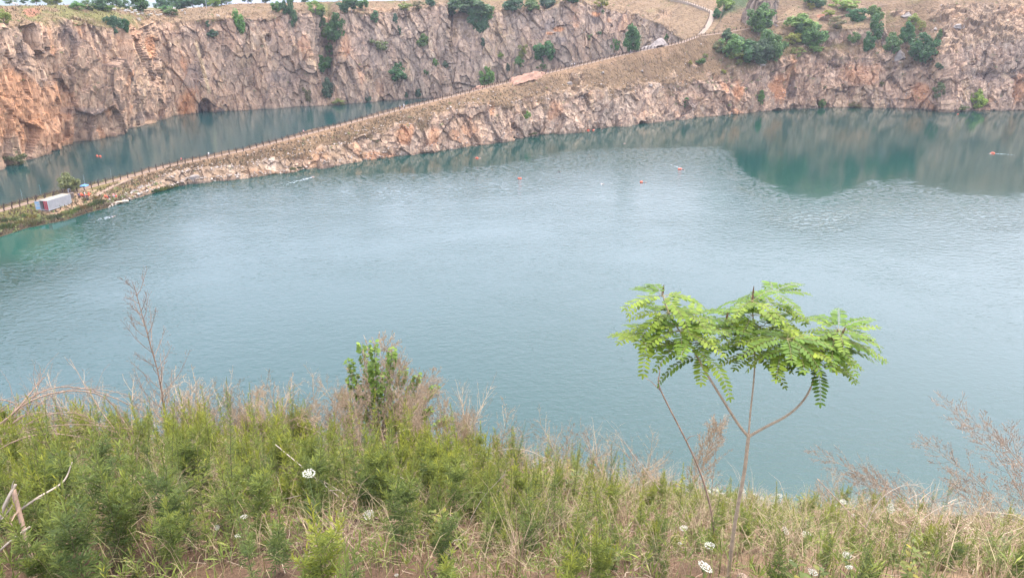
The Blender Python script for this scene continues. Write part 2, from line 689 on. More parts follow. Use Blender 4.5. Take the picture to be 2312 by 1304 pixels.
def rock_colours(p, px, py, r1, r2, r3, e1, e2, e3, warm):
    """warm: 0 grey limestone-like rock .. 1 pinkish rock; each block keeps its own shade."""
    nz = fbm(p / np.array([9., 9., 22.]), 4, 41)
    nz2 = fbm(p / np.array([4., 4., 16.]), 4, 43)
    w = np.clip(warm + 0.55 * nz + (r2[:, 0] - 0.5) * 0.5 + (r1[:, 1] - 0.5) * 0.3, 0, 1)
    c = np.array(grey)[None] * (1 - w[:, None]) + np.array(pink)[None] * w[:, None]
    c = mixc(c, sstep(nz2 + (r1[:, 2] - 0.5) * 0.7, 0.22, 0.55) * 0.7, tan)
    c = mixc(c, sstep(r2[:, 3] + 0.5 * nz2, 0.95, 1.15) * 0.5, pale)
    c = mixc(c, sstep(nz + (r2[:, 1] - 0.5) * 0.8, 0.42, 0.7) * 0.65 * np.clip(warm * 1.5, 0.25, 1), orange)
    streak = fbm(p / np.array([1.8, 1.8, 20.]), 4, 47)
    c = c * (1 + 0.24 * streak)[:, None]
    c = mixc(c, sstep(streak, 0.35, 0.6) * 0.4, tan)
    c = mixc(c, sstep(-streak, 0.38, 0.65) * 0.35, (0.17, 0.14, 0.125))
    c = c * (0.82 + 0.36 * r3[:, :1]) * (0.9 + 0.2 * r2[:, 2:3])
    # joints between the blocks are darkened: crevice shade put into the colour
    c = mixc(c, sstep(e1, 0.07, 0.0) * 0.45, dark)
    c = mixc(c, sstep(e2, 0.08, 0.0) * 0.4, dark)
    c = mixc(c, sstep(e3, 0.10, 0.0) * 0.3, dark)
    return c


warm = 0.75 * sstep(apx, 800, 380) + 0.34
warm = np.clip(warm - 0.35 * sstep(apy, 130, 50) * sstep(apx, 330, 200), 0.1, 1)
col = rock_colours(p, apx, apy, r1, r2, r3, e1, e2, e3, warm)
wob = 0.35 * fbm(p / 6., 3, 61)
for cx, cy, rx, ry, k in [(20, 240, 70, 110, .7), (120, 300, 90, 60, .55), (425, 235, 26, 34, .95), (345, 110, 14, 34, .8), (90, 30, 18, 9, .9), (1262, 68, 18, 7, 1.), (1240, 76, 10, 4, 1.),
                          (1345, 33, 12, 10, .9), (1375, 45, 8, 9, .5), (780, 100, 16, 40, .4), (690, 105, 14, 40, .4), (300, 90, 30, 50, .45), (130, 230, 60, 40, .45)]:
    col = mixc(col, sstep(blob(apx, apy, cx, cy, rx, ry) + wob, 0.35, 0.75) * k, orange)
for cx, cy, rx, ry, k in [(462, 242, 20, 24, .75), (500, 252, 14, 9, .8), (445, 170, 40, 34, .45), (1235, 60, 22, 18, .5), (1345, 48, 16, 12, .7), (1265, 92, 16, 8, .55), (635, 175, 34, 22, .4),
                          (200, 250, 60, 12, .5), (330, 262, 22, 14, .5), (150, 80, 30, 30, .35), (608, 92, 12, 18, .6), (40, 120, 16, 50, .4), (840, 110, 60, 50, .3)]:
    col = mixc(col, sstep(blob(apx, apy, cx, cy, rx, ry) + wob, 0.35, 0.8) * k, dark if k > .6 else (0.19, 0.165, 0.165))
# a pale vein runs down the wall
vx = np.interp(apy, [90, 130, 215], [441, 452, 474])
col = mixc(col, sstep(np.abs(apx - vx) + 2 * wob, 5, 3) * sstep(apy, 85, 100) * sstep(apy, 216, 208), (0.46, 0.36, 0.24))
# thin soil and dead grass lie on the ledges
ledge = sstep(N.reshape(-1, 3)[:, 2] + 0.3 * fbm(p / 2., 3, 71) + 0.2 * low, 0.42, 0.62) * 0.7
col = mixc(col, ledge, straw)
gcol = np.tile(np.array(straw), (len(p), 1)) * (1 + 0.25 * fbm(p / 2.5, 3, 51))[:, None]
gcol = mixc(gcol, sstep(fbm(p / 10., 3, 53) + 0.7 * blob(apx, apy, 190, 40, 170, 40) - 0.15, 0.1, 0.45), olive)
gcol = mixc(gcol, sstep(blob(apx, apy, 70, 28, 28, 14) + wob, 0.4, 0.7), earth)
gcol = mixc(gcol, sstep(blob(apx, apy, 1670, 10, 40, 40) + wob, 0.3, 0.7) * sstep(apx, 1612, 1635), (0.11, 0.125, 0.035))
pale_slope = sstep(apx, 1420, 1500)
gcol = mixc(gcol, pale_slope * 0.55, (0.19, 0.14, 0.09))
col = col * rockm[:, None] + gcol * (1 - rockm[:, None])
# a darker wet band at the waterline
zz = AP.reshape(-1, 3)[:, 2]
col = col * (0.55 + 0.45 * sstep(zz + 0.4 * wig, 0.1, 0.9))[:, None]
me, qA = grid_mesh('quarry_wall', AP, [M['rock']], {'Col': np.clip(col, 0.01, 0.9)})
oA = tag(link('quarry_terrain', me), kind='structure')
A_grass = (1 - rockm).reshape(AP.shape[:2])

# ---- the causeway ridge and the right-hand quarry side, one sheet
PATH = [(-260, 545, 148), (-60, 493, 166), (0, 476, 173), (73, 456, 181.6), (147, 439, 188.7), (220, 418, 198), (294, 399, 206.5), (380, 375, 216.4), (463, 358, 223.5), (546, 341, 230),
        (629, 320, 238), (698, 302, 245.5), (763, 285, 254), (929, 241, 274), (1097, 199, 299), (1266, 158.5, 328), (1435, 118, 352), (1536, 98, 368), (1579, 82, 380),
        (1622, 77, 388), (1679, 67, 398), (1747, 54, 408), (1778, 46, 412), (1830, 36, 416), (1883, 28, 420), (1960, 16, 424), (2050, 4, 424), (2110, -4, 420), (2400, -10, 412), (2700, -10, 405)]
SHORE = [(-260, 640), (-80, 562), (0, 535), (60, 515), (150, 497), (200, 480), (240, 470), (290, 452), (340, 436), (420, 415), (550, 403), (690, 385), (760, 373), (870, 356), (930, 352), (1000, 342), (1130, 322),
         (1200, 308), (1310, 297), (1440, 280), (1560, 267), (1700, 255), (1780, 247), (1900, 243), (2060, 245), (2100, 249), (2135, 253), (2170, 251), (2200, 249), (2312, 250), (2700, 262)]
TOP = [(-260, 600, 4), (-80, 545, 4), (0, 520, 4), (60, 503, 3.5), (150, 488, 3), (200, 470, 3), (240, 459, 3), (290, 440, 3), (340, 422, 3), (420, 384, 4), (480, 378, 4), (550, 377, 4), (620, 358, 5), (700, 350, 5), (760, 332, 6), (870, 292, 8),
       (960, 272, 8), (1000, 264, 8), (1060, 240, 8), (1130, 236, 8), (1200, 218, 8), (1300, 207, 8), (1400, 200, 8), (1440, 196, 8), (1560, 183, 9), (1640, 178, 9), (1700, 162, 9), (1745, 137, 9),
       (1780, 127, 8), (1850, 122, 8), (1950, 127, 8), (2000, 134, 7), (2060, 140, 7), (2110, 132, 8), (2160, 114, 10), (2220, 96, 12), (2312, 92, 12), (2700, 90, 12)]


def ridge_col(px):
    wpy = itp(SHORE, px)
    w = at_z(px, wpy, 0)
    t = at_y(px, itp(TOP, px), w[1] + itp(TOP, px, 2))
    ppy, pY = itp(PATH, px), itp(PATH, px, 2)
    c = at_y(px, ppy, pY)
    up = float(sstep(np.array(px), 1585., 1650.))            # 0: the back falls to the inner lake; 1: the hill goes on up
    a = (c[0] + 0.6, c[1] - 1.6, c[2])
    b = (c[0] - 0.6, c[1] + 1.6, c[2] + 0.02)
    mid = [t[k] * 0.5 + a[k] * 0.5 for k in range(3)]
    sag = -0.06 * (a[2] - t[2]) if px < 1650 else 0.03 * (a[2] - t[2])
    mid[2] += sag
    crest = (b[0] - 0.8, b[1] + 2.0 + 2 * up, b[2] + 0.15 + 1.0 * up)
    h1 = at_y(px, itp([(1500, 40), (1650, 5), (1800, -45), (1900, -60), (2200, -70), (2700, -70)], px), c[1] + 45)
    h2 = at_y(px, itp([(1500, -20), (1650, -110), (1850, -170), (2100, -170), (2700, -150)], px), c[1] + 120)
    wb = float(np.interp(px, [-260, 60, 150, 230], [13, 11, 7, 0]))
    d1_ = (b[0] - 2.0, b[1] + 6.5 + wb, max(c[2] * 0.45, 0.3) * (1 if wb == 0 else .8))
    d2_ = (b[0] - 5.0, b[1] + 17 + wb, -7)
    e1_ = [d1_[k] * (1 - up) + h1[k] * up for k in range(3)]
    e2_ = [d2_[k] * (1 - up) + h2[k] * up for k in range(3)]
    return (px, [(w[0], w[1] - 3, -7), w, t, mid, a, b, crest, e1_, e2_])


cols = sorted(set([t[0] for t in PATH] + [t[0] for t in SHORE] + [t[0] for t in TOP] + [1585, 1600, 1615, 1635, 1650]))
BP, Bpar, Bpx = sheet([ridge_col(x) for x in cols], [4, 64, 22, 22, 3, 3, 22, 14], 1.6)
N = normals(BP)
bpx, bpy_px = project(BP)
p = BP.reshape(-1, 3)
par = np.tile(Bpar, len(Bpx))
wig = fbm(p / 8.0, 4, 105)
rockm = sstep(par + wig * 1.0 + 0.3 * vnoise(p / 2.0, 109), 2.45, 1.85)
# the steep right-hand side is bare rock up to its rim; the low left shore is turf and gravel
rockm = np.maximum(rockm, sstep(bpx + 40 * wig, 2085, 2150) * sstep(par + 0.8 * wig, 4.2, 3.4))
rockm *= sstep(bpx + 60 * wig, 250, 330)
# scattered rock in the upper slopes, and the outcrop above the branch path
rockm = np.maximum(rockm, sstep(blob(bpx, bpy_px, 1722, 14, 34, 30) + 0.2 * wig, 0.3, 0.5) * sstep(par, 5.9, 6.2))
for cx, cy, rx, ry in [(1960, 85, 30, 40), (2035, 30, 30, 8), (1880, 45, 50, 10), (2000, 112, 26, 26), (1305, 175, 22, 18), (1870, 90, 40, 16), (2170, 45, 30, 14)]:
    rockm = np.maximum(rockm, sstep(blob(bpx, bpy_px, cx, cy, rx, ry) + 0.5 * wig, 0.45, 0.7) * sstep(par, 1.9, 2.1) * sstep(par, 4.0, 3.8))
onpath = sstep(np.abs(par - 4.5), 1.0, 0.55)
d1, r1, e1 = facets(p, 9, 1.25, 111, -0.15)
d2, r2, e2 = facets(p, 3.6, 1.5, 122, 0.1)
d3, r3, e3 = facets(p, 1.6, 1.1, 133, 0.1)
low = fbm(p / np.array([26., 26., 40.]), 3, 103)
sc = np.interp(bpx, [300, 500, 900, 1500, 1800], [0.35, 0.5, 0.85, 1.0, 1.25])
disp = (low * 1.6 + d1 * 2.2 + d2 * 1.2 + d3 * 0.5) * rockm * sc + (1 - rockm) * (0.22 * fbm(p / 2.5, 3, 108) + 0.55 * fbm(p / 10., 2, 112))
disp -= sstep(blob(bpx, bpy_px, 1785, 190, 16, 50) + 0.15 * wig, 0.4, 0.7) * 2.6 * sstep(par, 0.8, 1.2)
disp -= sstep(blob(bpx, bpy_px, 1795, 240, 14, 6), 0.4, 0.6) * 3.0
disp -= sstep(blob(bpx, bpy_px, 1876, 236, 5, 6), 0.4, 0.6) * 2.5
disp -= sstep(blob(bpx, bpy_px, 2230, 170, 50, 14) + 0.2 * wig, 0.4, 0.7) * 1.6
disp += blob(bpx, bpy_px, 2128, 232, 34, 34) * 2.0
disp += sstep(blob(bpx, bpy_px, 1722, 10, 30, 26), 0.3, 0.6) * 3.0 * sstep(par, 6.0, 6.3)
disp *= (1 - onpath) * (0.4 + 0.6 * sstep(par, 0.3, 1.1))
disp *= 1 - 0.8 * sstep(bpx, 330, 250)
BP = (p + N.reshape(-1, 3) * disp[:, None]).reshape(BP.shape)

warm = np.interp(bpx, [300, 700, 900, 1100, 1400, 1560, 1700, 1780, 2100, 2200, 2312], [.35, .4, .6, .45, .4, .6, .8, .9, .85, .45, .6])
col = rock_colours(p, bpx, bpy_px, r1, r2, r3, e1, e2, e3, warm)
wob = 0.35 * fbm(p / 5., 3, 161)
for cx, cy, rx, ry, k in [(915, 300, 26, 30, .8), (980, 310, 20, 30, .6), (1110, 240, 12, 26, .7), (1665, 205, 14, 26, .9), (1760, 200, 24, 40, .85), (1790, 160, 14, 50, .6), (2080, 210, 24, 34, .8), (2300, 200, 20, 50, .7),
                          (1950, 170, 60, 36, .5), (1250, 250, 20, 30, .5), (600, 388, 60, 8, .5), (850, 350, 60, 10, .6)]:
    col = mixc(col, sstep(blob(bpx, bpy_px, cx, cy, rx, ry) + wob, 0.35, 0.8) * k, (0.42, 0.225, 0.125))
for cx, cy, rx, ry, k in [(2225, 172, 50, 16, .7), (2305, 165, 14, 16, .6), (1795, 195, 10, 40, .75), (1560, 235, 14, 16, .7), (1850, 232, 6, 10, .5), (2045, 150, 18, 16, .5), (1880, 140, 30, 14, .4), (1000, 285, 26, 22, .3)]:
    col = mixc(col, sstep(blob(bpx, bpy_px, cx, cy, rx, ry) + wob, 0.4, 0.8) * k, (0.13, 0.105, 0.10))
col = mixc(col, sstep(blob(bpx, bpy_px, 1722, 14, 40, 34), 0.3, 0.6) * 0.7 * sstep(par, 5.9, 6.2), (0.24, 0.205, 0.20))
ledge = sstep(N.reshape(-1, 3)[:, 2] + 0.35 * fbm(p / 2., 3, 171) + 0.2 * low, 0.62, 0.85) * 0.6
col = mixc(col, ledge, straw)
gcol = np.tile(np.array((0.138, 0.097, 0.060)), (len(p), 1)) * (1 + 0.3 * fbm(p / 2.0, 3, 151))[:, None]
gcol = mixc(gcol, sstep(fbm(p / 6., 3, 155), 0.05, 0.4) * 0.6, (0.118, 0.085, 0.058))
gcol = mixc(gcol, sstep(fbm(p / 9., 3, 153), 0.15, 0.5) * 0.5 * sstep(bpx, 1500, 1750), (0.116, 0.102, 0.041))
gcol = mixc(gcol, sstep(blob(bpx, bpy_px, 1800, 90, 140, 60) + wob, 0.5, 0.9) * 0.55, (0.110, 0.107, 0.039))
gcol = mixc(gcol, sstep(blob(bpx, bpy_px, 1855, 30, 16, 20) + wob, 0.4, 0.8), earth)
# bare trodden earth just below the path
gcol = mixc(gcol, sstep(par + 0.4 * wig, 3.35, 3.85) * sstep(par, 4.6, 4.2) * sstep(bpx, 1560, 1500) * 0.6, (0.220, 0.149, 0.096))
green_low = sstep(bpx + 30 * wig, 330, 200)
yard = sstep(1.2 * blob(bpx, bpy_px, 140, 468, 66, 26) + 1.2 * blob(bpx, bpy_px, 210, 445, 40, 20) + 0.6 * wob, 0.45, 0.7)
gcol = mixc(gcol, green_low * (0.75 + 0.25 * sstep(wig, -0.3, 0.2)), (0.107, 0.102, 0.033))
gcol = mixc(gcol, sstep(fbm(p / 2.2, 3, 157), 0.05, 0.3) * green_low * 0.6, (0.066, 0.083, 0.022))
gcol = mixc(gcol, yard * green_low, (0.237, 0.171, 0.116))
gcol = mixc(gcol, sstep(np.abs(bpx - np.interp(bpy_px, [399, 425, 450], [292, 246, 214])) + 6 * wob, 9, 5) * sstep(bpx, 330, 300), (0.248, 0.182, 0.121))
gcol = mixc(gcol, sstep(par + 0.2 * wig, 1.25, 1.05) * green_low, (0.088, 0.063, 0.039))
gcol = mixc(gcol, sstep(par + 0.3 * wig, 6.45, 6.8), (0.045, 0.07, 0.028))      # woods cover the hill top
col = col * rockm[:, None] + gcol * (1 - rockm[:, None])
zz = BP.reshape(-1, 3)[:, 2]
col = col * (0.55 + 0.45 * sstep(zz + 0.3 * wig, 0.1, 0.7))[:, None]
me, qB = grid_mesh('causeway', BP, [M['rock']], {'Col': np.clip(col, 0.01, 0.9)})
oB = tag(link('causeway_terrain', me), kind='structure')
B_grass = (1 - rockm).reshape(BP.shape[:2])

# ---- the near slope where the photographer stands
EDGE = [(-500, 985, 7.2), (-200, 985, 7.2), (100, 985, 7.4), (300, 990, 7.4), (500, 995, 7.4), (700, 1003, 7.4), (900, 1015, 7.4), (1080, 1035, 7.4), (1200, 1052, 7.4), (1350, 1084, 7.5), (1450, 1108, 7.5), (1600, 1136, 7.6),
        (1750, 1148, 7.8), (1900, 1158, 7.8), (2050, 1172, 7.8), (2200, 1182, 7.8), (2312, 1186, 7.8), (2900, 1200, 7.8)]


def near_col(px):
    b = at_y(px, 1345, 2.75)
    e = at_y(px, itp(EDGE, px), itp(EDGE, px, 2))
    a = (b[0] * 0.4, 0.4, EYE - 1.66)
    m = [b[k] * 0.5 + e[k] * 0.5 for k in range(3)]
    m[2] += 0.02
    s = 1.0 / e[1]
    dx = e[0] * s
    c1 = (e[0] + dx * 0.9, e[1] + 0.9, e[2] - 1.5)
    c2 = (e[0] + dx * 8, e[1] + 8, e[2] - 16)
    c3 = (e[0] + dx * 24, e[1] + 24, -6)
    return (px, [(a[0], -3, EYE - 1.6), a, b, m, e, c1, c2, c3])


NP_, Npar, Npx = sheet([near_col(t[0]) for t in EDGE], [4, 12, 60, 60, 14, 20, 20], 5.0)
NP_ = blur_rows(NP_, 6, keep=(0,))
p = NP_.reshape(-1, 3)
par = np.tile(Npar, len(Npx))
hump = 0.16 * fbm(p / 1.1, 3, 201) + 0.05 * fbm(p / 0.25, 3, 203)
NP_[..., 2] += (hump * sstep(par, 0.5, 1.5)).reshape(NP_.shape[:2])
npx, npy = project(NP_)
c = np.tile(np.array((0.13, 0.082, 0.052)), (len(p), 1))
c = mixc(c, sstep(fbm(p / 0.7, 4, 211), -0.05, 0.3) * 0.8, (0.19, 0.125, 0.08))
c = mixc(c, sstep(npx, 1500, 2000) * 0.75, (0.26, 0.18, 0.11))
c = mixc(c, sstep(fbm(p / 0.35, 4, 213), 0.1, 0.4) * 0.6, (0.075, 0.05, 0.035))


def ground_material():
    nt = NT('slope_soil')
    at = nt.t.nodes.new('ShaderNodeAttribute')
    at.attribute_name = 'Col'
    geo = nt.t.nodes.new('ShaderNodeNewGeometry')
    n1 = nt.noise(38, 6, 0.75, geo.outputs['Position'])
    v = nt.ramp(n1.outputs['Fac'], [(0.3, (0.55, 0.55, 0.55)), (0.7, (1.35, 1.33, 1.3))])
    nt.l(mix_rgb(nt, 1.0, at.outputs['Color'], v.outputs['Color'], 'MULTIPLY'), nt.b.inputs['Base Color'])
    nt.b.inputs['Roughness'].default_value = 0.95
    nt.b.inputs['Specular IOR Level'].default_value = 0.1
    bp = nt.t.nodes.new('ShaderNodeBump')
    bp.inputs['Distance'].default_value = 0.02
    nt.l(n1.outputs['Fac'], bp.inputs['Height'])
    nt.l(bp.outputs['Normal'], nt.b.inputs['Normal'])
    return nt.m


M['soil'] = ground_material()
me, qN = grid_mesh('near_slope', NP_, [M['soil']], {'Col': np.clip(c, 0.01, 0.9)}, smooth=True)
oN = tag(link('near_slope_ground', me), kind='structure')

bvhA = BVHTree.FromPolygons(AP.reshape(-1, 3).tolist(), qA.tolist())
bvhB = BVHTree.FromPolygons(BP.reshape(-1, 3).tolist(), qB.tolist())
bvhN = BVHTree.FromPolygons(NP_.reshape(-1, 3).tolist(), qN.tolist())
ORI = Vector((0, 0, EYE))


def hit(px, py, which='AB'):
    d = Vector(ray(px, py)).normalized()
    best = None
    for ch in which:
        loc, nor, _, dist = {'A': bvhA, 'B': bvhB, 'N': bvhN}[ch].ray_cast(ORI, d)
        if loc is not None and (best is None or dist < best[1]):
            best = (loc, dist)
    return best[0] if best else None


def drop(x, y, bvh, top=200.0):
    loc, *_ = bvh.ray_cast(Vector((x, y, top)), Vector((0, 0, -1)))
    return loc


# ---- water: one sheet for both lakes, finer where it shows
WIND = [(-400, 760), (-100, 660), (0, 628), (120, 560), (230, 505), (330, 462), (430, 432), (560, 415), (700, 405), (850, 412), (1000, 405), (1150, 388), (1300, 362), (1420, 350), (1540, 344), (1630, 352), (1665, 380), (1690, 418),
        (1740, 446), (1800, 470), (1850, 484), (1920, 458), (1980, 446), (2080, 448), (2200, 458), (2312, 466), (2700, 480)]
wy = np.concatenate([np.arange(-30, 12, 6) * 1.0 + 0, np.arange(12, 1300, 4.0)])
wcols = np.arange(-700, 3010, 10.0)
ys = np.concatenate([np.linspace(16, 60, 24), np.geomspace(62, 460, 240)])
th = np.linspace(-1.3, 1.3, 300)
WP = np.zeros((len(th), len(ys), 3))
WP[..., 0] = th[:, None] * ys[None]
WP[..., 1] = ys[None]
wpx, wpy_ = project(WP)
p = WP.reshape(-1, 3)
nz = fbm(p / np.array([22., 9., 1.]), 4, 301)
nz_s = fbm(p / np.array([5., 2.6, 1.]), 2, 305)
bound = np.interp(wpx, [t[0] for t in WIND], [t[1] for t in WIND])
lake_in = wpy_ < np.interp(wpx, [t[0] for t in PATH], [t[1] for t in PATH])
wind = sstep((wpy_ - bound - 14) / (20 + 0.09 * wpy_) + 0.35 * nz + 0.25 * nz_s, -0.9, 1.0)
wind = np.where(lake_in, 0.02, wind)
shal = sstep(p[:, 1], 75, 40) * (0.6 + 0.4 * nz)
shal = np.maximum(shal, 0.75 * sstep(blob(wpx, wpy_, 60, 545, 160, 60), 0.2, 0.9) * (~lake_in))
me, _ = grid_mesh('water', WP, [M['water']], {'wind': wind, 'inner': lake_in.astype(float), 'shallow': np.clip(shal, 0, 1)}, smooth=True)
tag(link('water', me), kind='structure')

# ---- the plain beyond the quarry and hills at the horizon
nt = NT('plain_turf')
geo = nt.t.nodes.new('ShaderNodeNewGeometry')
n1 = nt.noise(0.02, 6, 0.6, geo.outputs['Position'])
nt.l(nt.ramp(n1.outputs['Fac'], [(0.3, (0.10, 0.11, 0.04)), (0.6, (0.22, 0.18, 0.09))]).outputs['Color'], nt.b.inputs['Base Color'])
nt.b.inputs['Roughness'].default_value = 0.95
b = MB()
ringr = [480, 900, 2500, 9000]
for i in range(48):
    a0, a1 = -math.pi * 0.32 + math.pi * 0.64 * i / 48, -math.pi * 0.32 + math.pi * 0.64 * (i + 1) / 48
    for r0_, r1_ in zip(ringr, ringr[1:]):
        b.quad((math.sin(a0) * r0_, math.cos(a0) * r0_, 42.0), (math.sin(a1) * r0_, math.cos(a1) * r0_, 42.0), (math.sin(a1) * r1_, math.cos(a1) * r1_, 42.0), (math.sin(a0) * r1_, math.cos(a0) * r1_, 42.0))
tag(link('ground', b.mesh('plain', nt.m)), kind='structure')
hp = np.zeros((160, 9, 3))
for i in range(160):
    a = -0.95 + 1.9 * i / 159
    for j in range(9):
        r = 5200 + 260 * j
        hgt = math.sin(math.pi * j / 8) * 0.85 * (56 + 26 * math.sin(a * 9 + 1.3) + 17 * math.sin(a * 23 + .4) + 9 * math.sin(a * 51))
        hp[i, j] = (math.sin(a) * r, math.cos(a) * r, 40 + max(0, hgt))
M['hills'] = plain('distant_woods', (0.06, 0.09, 0.05), 0.95, 0.3, 0.01)
tag(link('hills', grid_mesh('hills', hp, [M['hills']], smooth=True)[0]), kind='structure')

# ------------------------------------------------------------------ trees and bushes round the quarry
M['crown'] = leaf_material('bush_leaves', (0.05, 0.09, 0.03), None, 0.3, 0.12, use_obj=True)
M['bark'] = plain('bark', (0.16, 0.125, 0.10), 0.9, 0.3, 3.0)


def crown_mesh(seed, kind):
    """A crown about 2 x 2 x 2 units centred on the origin, made of leaf sprays in uneven clumps."""
    r = random.Random(seed)
    b = MB()
    cl = []
    n = {'round': 26, 'tall': 24, 'loose': 18, 'vine': 34}[kind]
    for k in range(n):
        for _ in range(60):
            x, y, z = r.uniform(-1, 1), r.uniform(-1, 1), r.uniform(-1, 1)
            if kind == 'tall':
                ok = x * x + y * y < (0.55 + 0.45 * (1 - abs(z + 0.2))) ** 2 * 0.8 and abs(z) < 1
            elif kind == 'vine':
                ok = abs(x) < 0.95 - 0.45 * max(0, -z) and abs(y) < 0.5
            else:
                ok = x * x + y * y + z * z < 1 and (kind != 'loose' or r.random() < 0.9)
            if ok:
                break
        cl.append((x * 0.8, y * 0.8, z * 0.8, r.uniform(0.2, 0.36)))
    leaf = {'round': 0.095, 'tall': 0.1, 'loose': 0.085, 'vine': 0.085}[kind]
    per = {'round': 95, 'tall': 90, 'loose': 80, 'vine': 90}[kind]
    for cx, cy, cz, cr in cl:
        for _ in range(per):
            d = Vector((r.gauss(0, 1), r.gauss(0, 1), r.gauss(0.15, 1))).normalized()
            q = Vector((cx, cy, cz)) + Vector((d.x, d.y, d.z * 0.8)) * cr * r.uniform(0.55, 1.12)
            nrm = (d + Vector((r.gauss(0, .6), r.gauss(0, .6), r.gauss(0.4, .6)))).normalized()
            a = nrm.orthogonal().normalized()
            a.rotate(Quaternion(nrm, r.uniform(0, 6.28)))
            c = nrm.cross(a)
            L, W = leaf * r.uniform(0.6, 1.5), leaf * r.uniform(0.35, 0.7)
            b.quad(tuple(q - a * L), tuple(q - c * W), tuple(q + a * L), tuple(q + c * W))
    return b.mesh('crown_' + kind, M['crown'])


def trunk_mesh(seed, h):
    r = random.Random(seed)
    b = MB()
    b.tube([(0, 0, -0.35), (0.03, 0.02, h * 0.5), (r.uniform(-.1, .1), r.uniform(-.1, .1), h * 1.3)], 0.075, 0.03, 6)
    for k in range(5):
        a = r.uniform(0, 6.28)
        z = h * r.uniform(0.45, 1.1)
        b.tube([(0.02, 0.02, z), (0.3 * math.cos(a), 0.3 * math.sin(a), z + 0.3), (0.62 * math.cos(a), 0.62 * math.sin(a), z + 0.55)], 0.035, 0.01, 5)
    return b.mesh('trunk', M['bark'])


CROWNS = {k: [crown_mesh(s * 7 + i, k) for s in range(3)] for i, k in enumerate(('round', 'tall', 'loose', 'vine'))}
TRUNKS = [trunk_mesh(s, 0.55) for s in range(3)]
DARK, MID, BRIGHT, YEL, BLUEG, OLIVE = (0.064, 0.140, 0.054), (0.110, 0.195, 0.058), (0.180, 0.260, 0.060), (0.240, 0.260, 0.052), (0.076, 0.138, 0.074), (0.165, 0.170, 0.070)
bush_i = [0]


def bush(px, py, w, h, colour, label, kind='round', where='AB', name='shrub', cat='shrub', group='trees and shrubs on the quarry sides', trunk=0.0, sink=0.15):
    """px, py: foot of the plant where it grows out of the rock; w, h: its spread and height in the same measure."""
    loc = hit(px, py, where)
    if loc is None:
        loc = Vector(at_y(px, py, 430))
    s = loc.y / (CP * F) * (1.0)
    r = random.Random(int(px * 31 + py))
    sx, sz = w * s * 0.5, h * s * 0.5
    e = empty(name, loc, r.uniform(-0.5, 0.5) if kind == 'vine' else r.uniform(0, 6.28))
    tag(e, label, cat, group)
    c = link('crown', r.choice(CROWNS[kind]), e)
    c.scale = (sx * 1.05, sx * (0.5 if kind == 'vine' else 0.95), sz * 1.05)
    c.location = (0, 0, sz * (1 - sink) + trunk * s)
    c.color = (*[min(1, v * r.uniform(0.85, 1.15)) for v in colour], 1)
    t = link('trunk', r.choice(TRUNKS), e)
    t.scale = (sx * 0.8, sx * 0.8, sz * 0.9 + trunk * s * 0.9)
    bush_i[0] += 1
    return e


T = lambda *a, **k: bush(*a, **dict(dict(name='tree', cat='tree'), **k))
# on the far wall, left to right
bush(10, 54, 34, 32, BRIGHT, 'bright green shrub on the far left rim above grey rock', 'loose')
bush(36, 376, 54, 38, OLIVE, 'olive shrub at the foot of the orange wall by the inner lake', 'loose')
bush(258, 74, 40, 34, BLUEG, 'dark bush hanging over the notch in the left wall rim', 'vine')
bush(284, 72, 26, 26, DARK, 'small dark bush hanging beside the larger one at the left rim', 'vine')
bush(480, 86, 24, 18, BLUEG, 'small dark bush under a pale boulder high on the wall')
bush(470, 62, 12, 14, BLUEG, 'tiny bush in a crack just under the straw rim', 'tall')
bush(542, 70, 32, 48, MID, 'tall mid green bush clinging below the straw coloured rim', 'tall')
T(625, 28, 24, 26, MID, 'leftmost small green tree of the row on the rim gully')
T(643, 34, 24, 30, DARK, 'dark green tree second in the row on the rim gully')
T(662, 62, 26, 66, BLUEG, 'tall narrow dark tree running down the gully at the rim', 'tall')
bush(712, 32, 40, 28, BRIGHT, 'bright green spreading shrub at the head of the central gully', 'loose')
T(724, 58, 30, 46, DARK, 'dark tree hanging down the left side of the central gully', 'tall')
T(760, 96, 42, 62, DARK, 'large dark green tree filling the central gully', 'round')
bush(737, 92, 28, 30, MID, 'mid green bush left of the large gully tree')
bush(745, 124, 28, 28, MID, 'light bush below the large gully tree', 'loose')
bush(729, 160, 42, 38, DARK, 'round dark bush low in the central gully')
bush(742, 222, 28, 44, BLUEG, 'bluish bush in the gully just above the inner lake', 'tall')
bush(766, 236, 36, 14, BRIGHT, 'low bright bush at the water end of the central gully', 'loose')
bush(695, 236, 24, 44, OLIVE, 'yellowish loose bush at the waterline left of the gully', 'loose')
T(786, 26, 46, 36, BLUEG, 'dark rim tree beside the white pole')
bush(818, 20, 30, 22, MID, 'mid green rim bush right of the white pole tree')
bush(847, 50, 22, 24, BLUEG, 'dark tuft under the rim in the grey wall', 'tall')
bush(893, 52, 14, 20, BLUEG, 'thin bush in the grey wall near the grey spur', 'tall')
bush(915, 24, 32, 18, BRIGHT, 'low bright shrub on the straw bank left of the grey spur', 'loose')
bush(945, 20, 26, 16, OLIVE, 'olive shrub on the bank close left of the grey spur', 'loose')
bush(972, 16, 20, 20, BLUEG, 'dark shrub right at the back of the grey spur top')
bush(955, 108, 25, 30, MID, 'small round bush high in the middle of the grey wall')
bush(902, 76, 10, 18, BLUEG, 'tiny dark tuft in the upper grey wall', 'tall')
bush(855, 118, 46, 30, OLIVE, 'faint olive scrub on a ledge of the grey wall', 'loose')
T(897, 190, 52, 42, DARK, 'round dark tree low on the grey wall above the inner lake', trunk=5)
bush(984, 150, 14, 20, MID, 'small bush low in the grey wall left of its twin')
bush(1006, 154, 12, 16, BLUEG, 'small dark bush low in the grey wall right of its twin')
